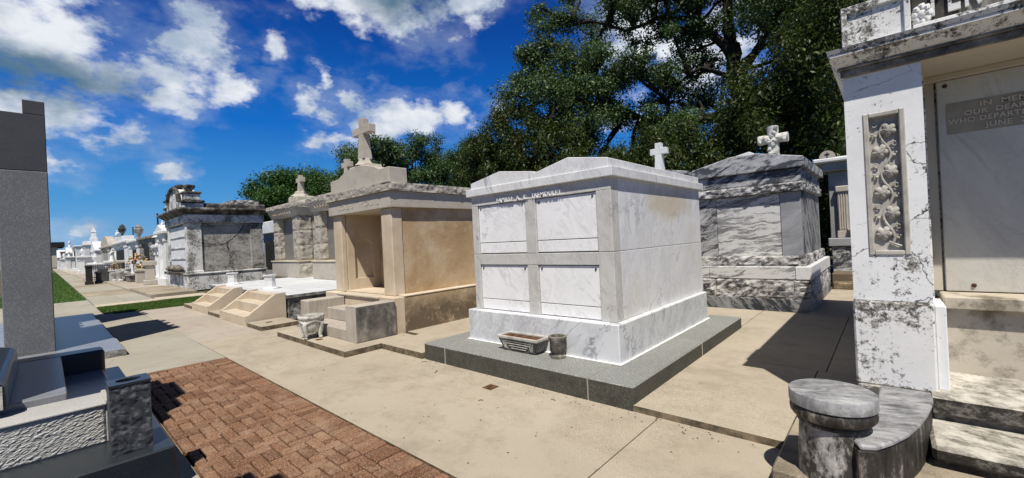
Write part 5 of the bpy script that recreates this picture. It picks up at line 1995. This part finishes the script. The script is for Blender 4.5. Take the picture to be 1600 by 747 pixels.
broad_tree('oak_tree', 'huge dark spreading oak tree with crooked black limbs behind the marble tombs', tb_, azp(12.6, 25.5, 8.2), oak, M['leaf_oak'], 800, .155,
           trunk_r=.62, forks=[azp(12.6, 25.5, 8.2)], skel=[
               (azp(12.6, 25.5, 8.2), azp(13.6, 25.5, 12.2), .40, .30), (azp(13.6, 25.5, 12.2), azp(11.6, 25.3, 17.5), .30, .12),
               (azp(13.3, 25.5, 10.6), azp(17.2, 25.2, 13.4), .26, .20), (azp(17.2, 25.2, 13.4), azp(22.5, 25, 16.6), .20, .10),
               (azp(17.2, 25.2, 13.4), azp(25.5, 25, 13.2), .15, .08), (azp(25.5, 25, 13.2), azp(33, 25, 14.6), .09, .04),
               (azp(12.7, 25.5, 7.6), azp(19.5, 25.3, 7.6), .34, .24), (azp(19.5, 25.3, 7.6), azp(27, 25.4, 8.6), .22, .13), (azp(27, 25.4, 8.6), azp(36, 25, 10.0), .13, .05),
               (azp(19.5, 25.3, 7.6), azp(24.5, 25.6, 10.8), .13, .07), (azp(27, 25.4, 8.6), azp(32, 25, 12.2), .09, .04),
               (azp(13.2, 25.5, 9.6), azp(16.8, 25.1, 10.4), .14, .10), (azp(16.8, 25.1, 10.4), azp(20, 25, 9.6), .09, .04),
               (azp(12.9, 25.4, 9.2), azp(8.0, 25, 12.4), .24, .12), (azp(8, 25, 12.4), azp(3.5, 24, 14.2), .12, .05)], flat=.7)


def cedar(name, label, az, dist, h, rad, n, seed, per=1150, size=.16, z0=.6, leafm='leaf_dark', group=None):
    """dense tree, clumps in rising plumes, widest below the middle"""
    g = random.Random(seed)
    b = azp(az, dist, -.05)
    cl = []
    for k in range(n):
        u = g.random() ** .9
        z = z0 + u * (h - z0)
        prof = (math.sin(math.pi * min(1, (1 - u) * .82 + .12)) ** .8)
        a = g.uniform(0, 6.283)
        q = rad * prof * (.5 + .5 * g.random())
        cl.append(((b[0] + q * math.cos(a), b[1] + q * math.sin(a), z), g.uniform(.55, .95) * (rad * .27)))
    return broad_tree(name, label, b, (b[0], b[1], h * .8), cl, M[leafm], per / max(.5, (rad * .27)) ** 1.0, size, group, .28, [(b[0], b[1], h * .3), (b[0], b[1], h * .55)], 1.25, 1.8, lenr=2.7)


cedar('cedar_tree', 'dark olive cedar with upswept sprays left of the spreading oak', 43.6, 24, 7.4, 2.9, 80, 3)
cedar('cedar_tree', 'tall olive cedar hugging the left side of the spreading oak', 40.2, 23.5, 8.8, 2.5, 85, 13)
cedar('cedar_tree', 'smaller yellow-green cedar in front of the mid green trees', 47.8, 26, 5.6, 2.2, 45, 4)
cedar('cedar_tree', 'dense blackish cedar filling the gap behind the swirled marble tomb', 8.6, 20, 7.6, 3.4, 105, 5)
cedar('cedar_tree', 'tall blackish cedar beside the white pier of the painted tomb', 1.5, 19, 9.4, 3.4, 105, 6)
cedar('cedar_tree', 'low dark cedar under the oak behind the small white cross', 20.5, 21, 6.0, 3.0, 70, 7)
cedar('cedar_tree', 'low dark cedar under the oak above the white marble roof', 31.5, 21.5, 5.4, 3.2, 75, 8)
cedar('cedar_tree', 'dark cedar under the heavy low limb of the oak', 35.8, 22.5, 7.0, 2.8, 75, 14)
cedar('cedar_tree', 'broad low dark cedar between the two other low cedars', 26, 23, 5.6, 3.2, 75, 9)


def round_tree(name, label, az, dist, zc, rx, rz, n, r, seed, leafm, per, size, group=None, zmin=None):
    c = azp(az, dist, zc)
    return broad_tree(name, label, azp(az, dist, -.05), (c[0], c[1], zc - rz * .4), ellipsoid_clumps(c, (rx, rx, rz), n, r, seed, zmin), M[leafm], per * 1.7, size * .76, group, .35)


round_tree('round_tree', 'bright green round crowned tree behind the rock-faced tombs', 68.9, 42, 5.6, 3.9, 3.5, 76, 1.1, 31, 'leaf_round', 420, .26)
round_tree('round_tree', 'bright green rounded tree joining the first one on its right', 64.4, 44, 5.3, 3.6, 3.2, 56, 1.1, 32, 'leaf_round', 400, .26)
round_tree('park_tree', 'dark ragged oak behind the tall stone cross of the tan tomb', 59.8, 38, 8.0, 3.3, 3.6, 40, 1.0, 33, 'leaf_oak', 420, .24)
round_tree('park_tree', 'dark ragged oak right of the tall stone cross', 55.4, 38, 7.4, 3.3, 4.0, 44, 1.0, 34, 'leaf_oak', 420, .24)
round_tree('park_tree', 'thin mid green tree with sky showing through its crown', 51.6, 38, 7.6, 2.0, 3.9, 15, .75, 35, 'leaf_mid', 380, .22)
round_tree('park_tree', 'mid green full tree between the thin tree and the cedars', 48.6, 37, 6.2, 2.8, 4.2, 44, 1.0, 36, 'leaf_mid', 420, .24)
round_tree('park_tree', 'taller dark tree rising over the mid green tree', 46.2, 40, 8.6, 3.2, 3.6, 32, 1.0, 37, 'leaf_oak', 420, .24)
round_tree('park_tree', 'low leafy tree closing the view below the ragged oaks', 57.5, 44, 3.0, 5.5, 2.6, 46, 1.2, 38, 'leaf_oak', 380, .28)
round_tree('park_tree', 'low leafy tree far off at the foot of the thin tree', 50.5, 46, 2.8, 5.0, 2.6, 46, 1.2, 39, 'leaf_oak', 380, .28)
round_tree('park_tree', 'small dark sprawling tree left of the tall stone cross', 62.8, 40, 6.4, 2.2, 2.2, 20, .8, 40, 'leaf_oak', 400, .24)
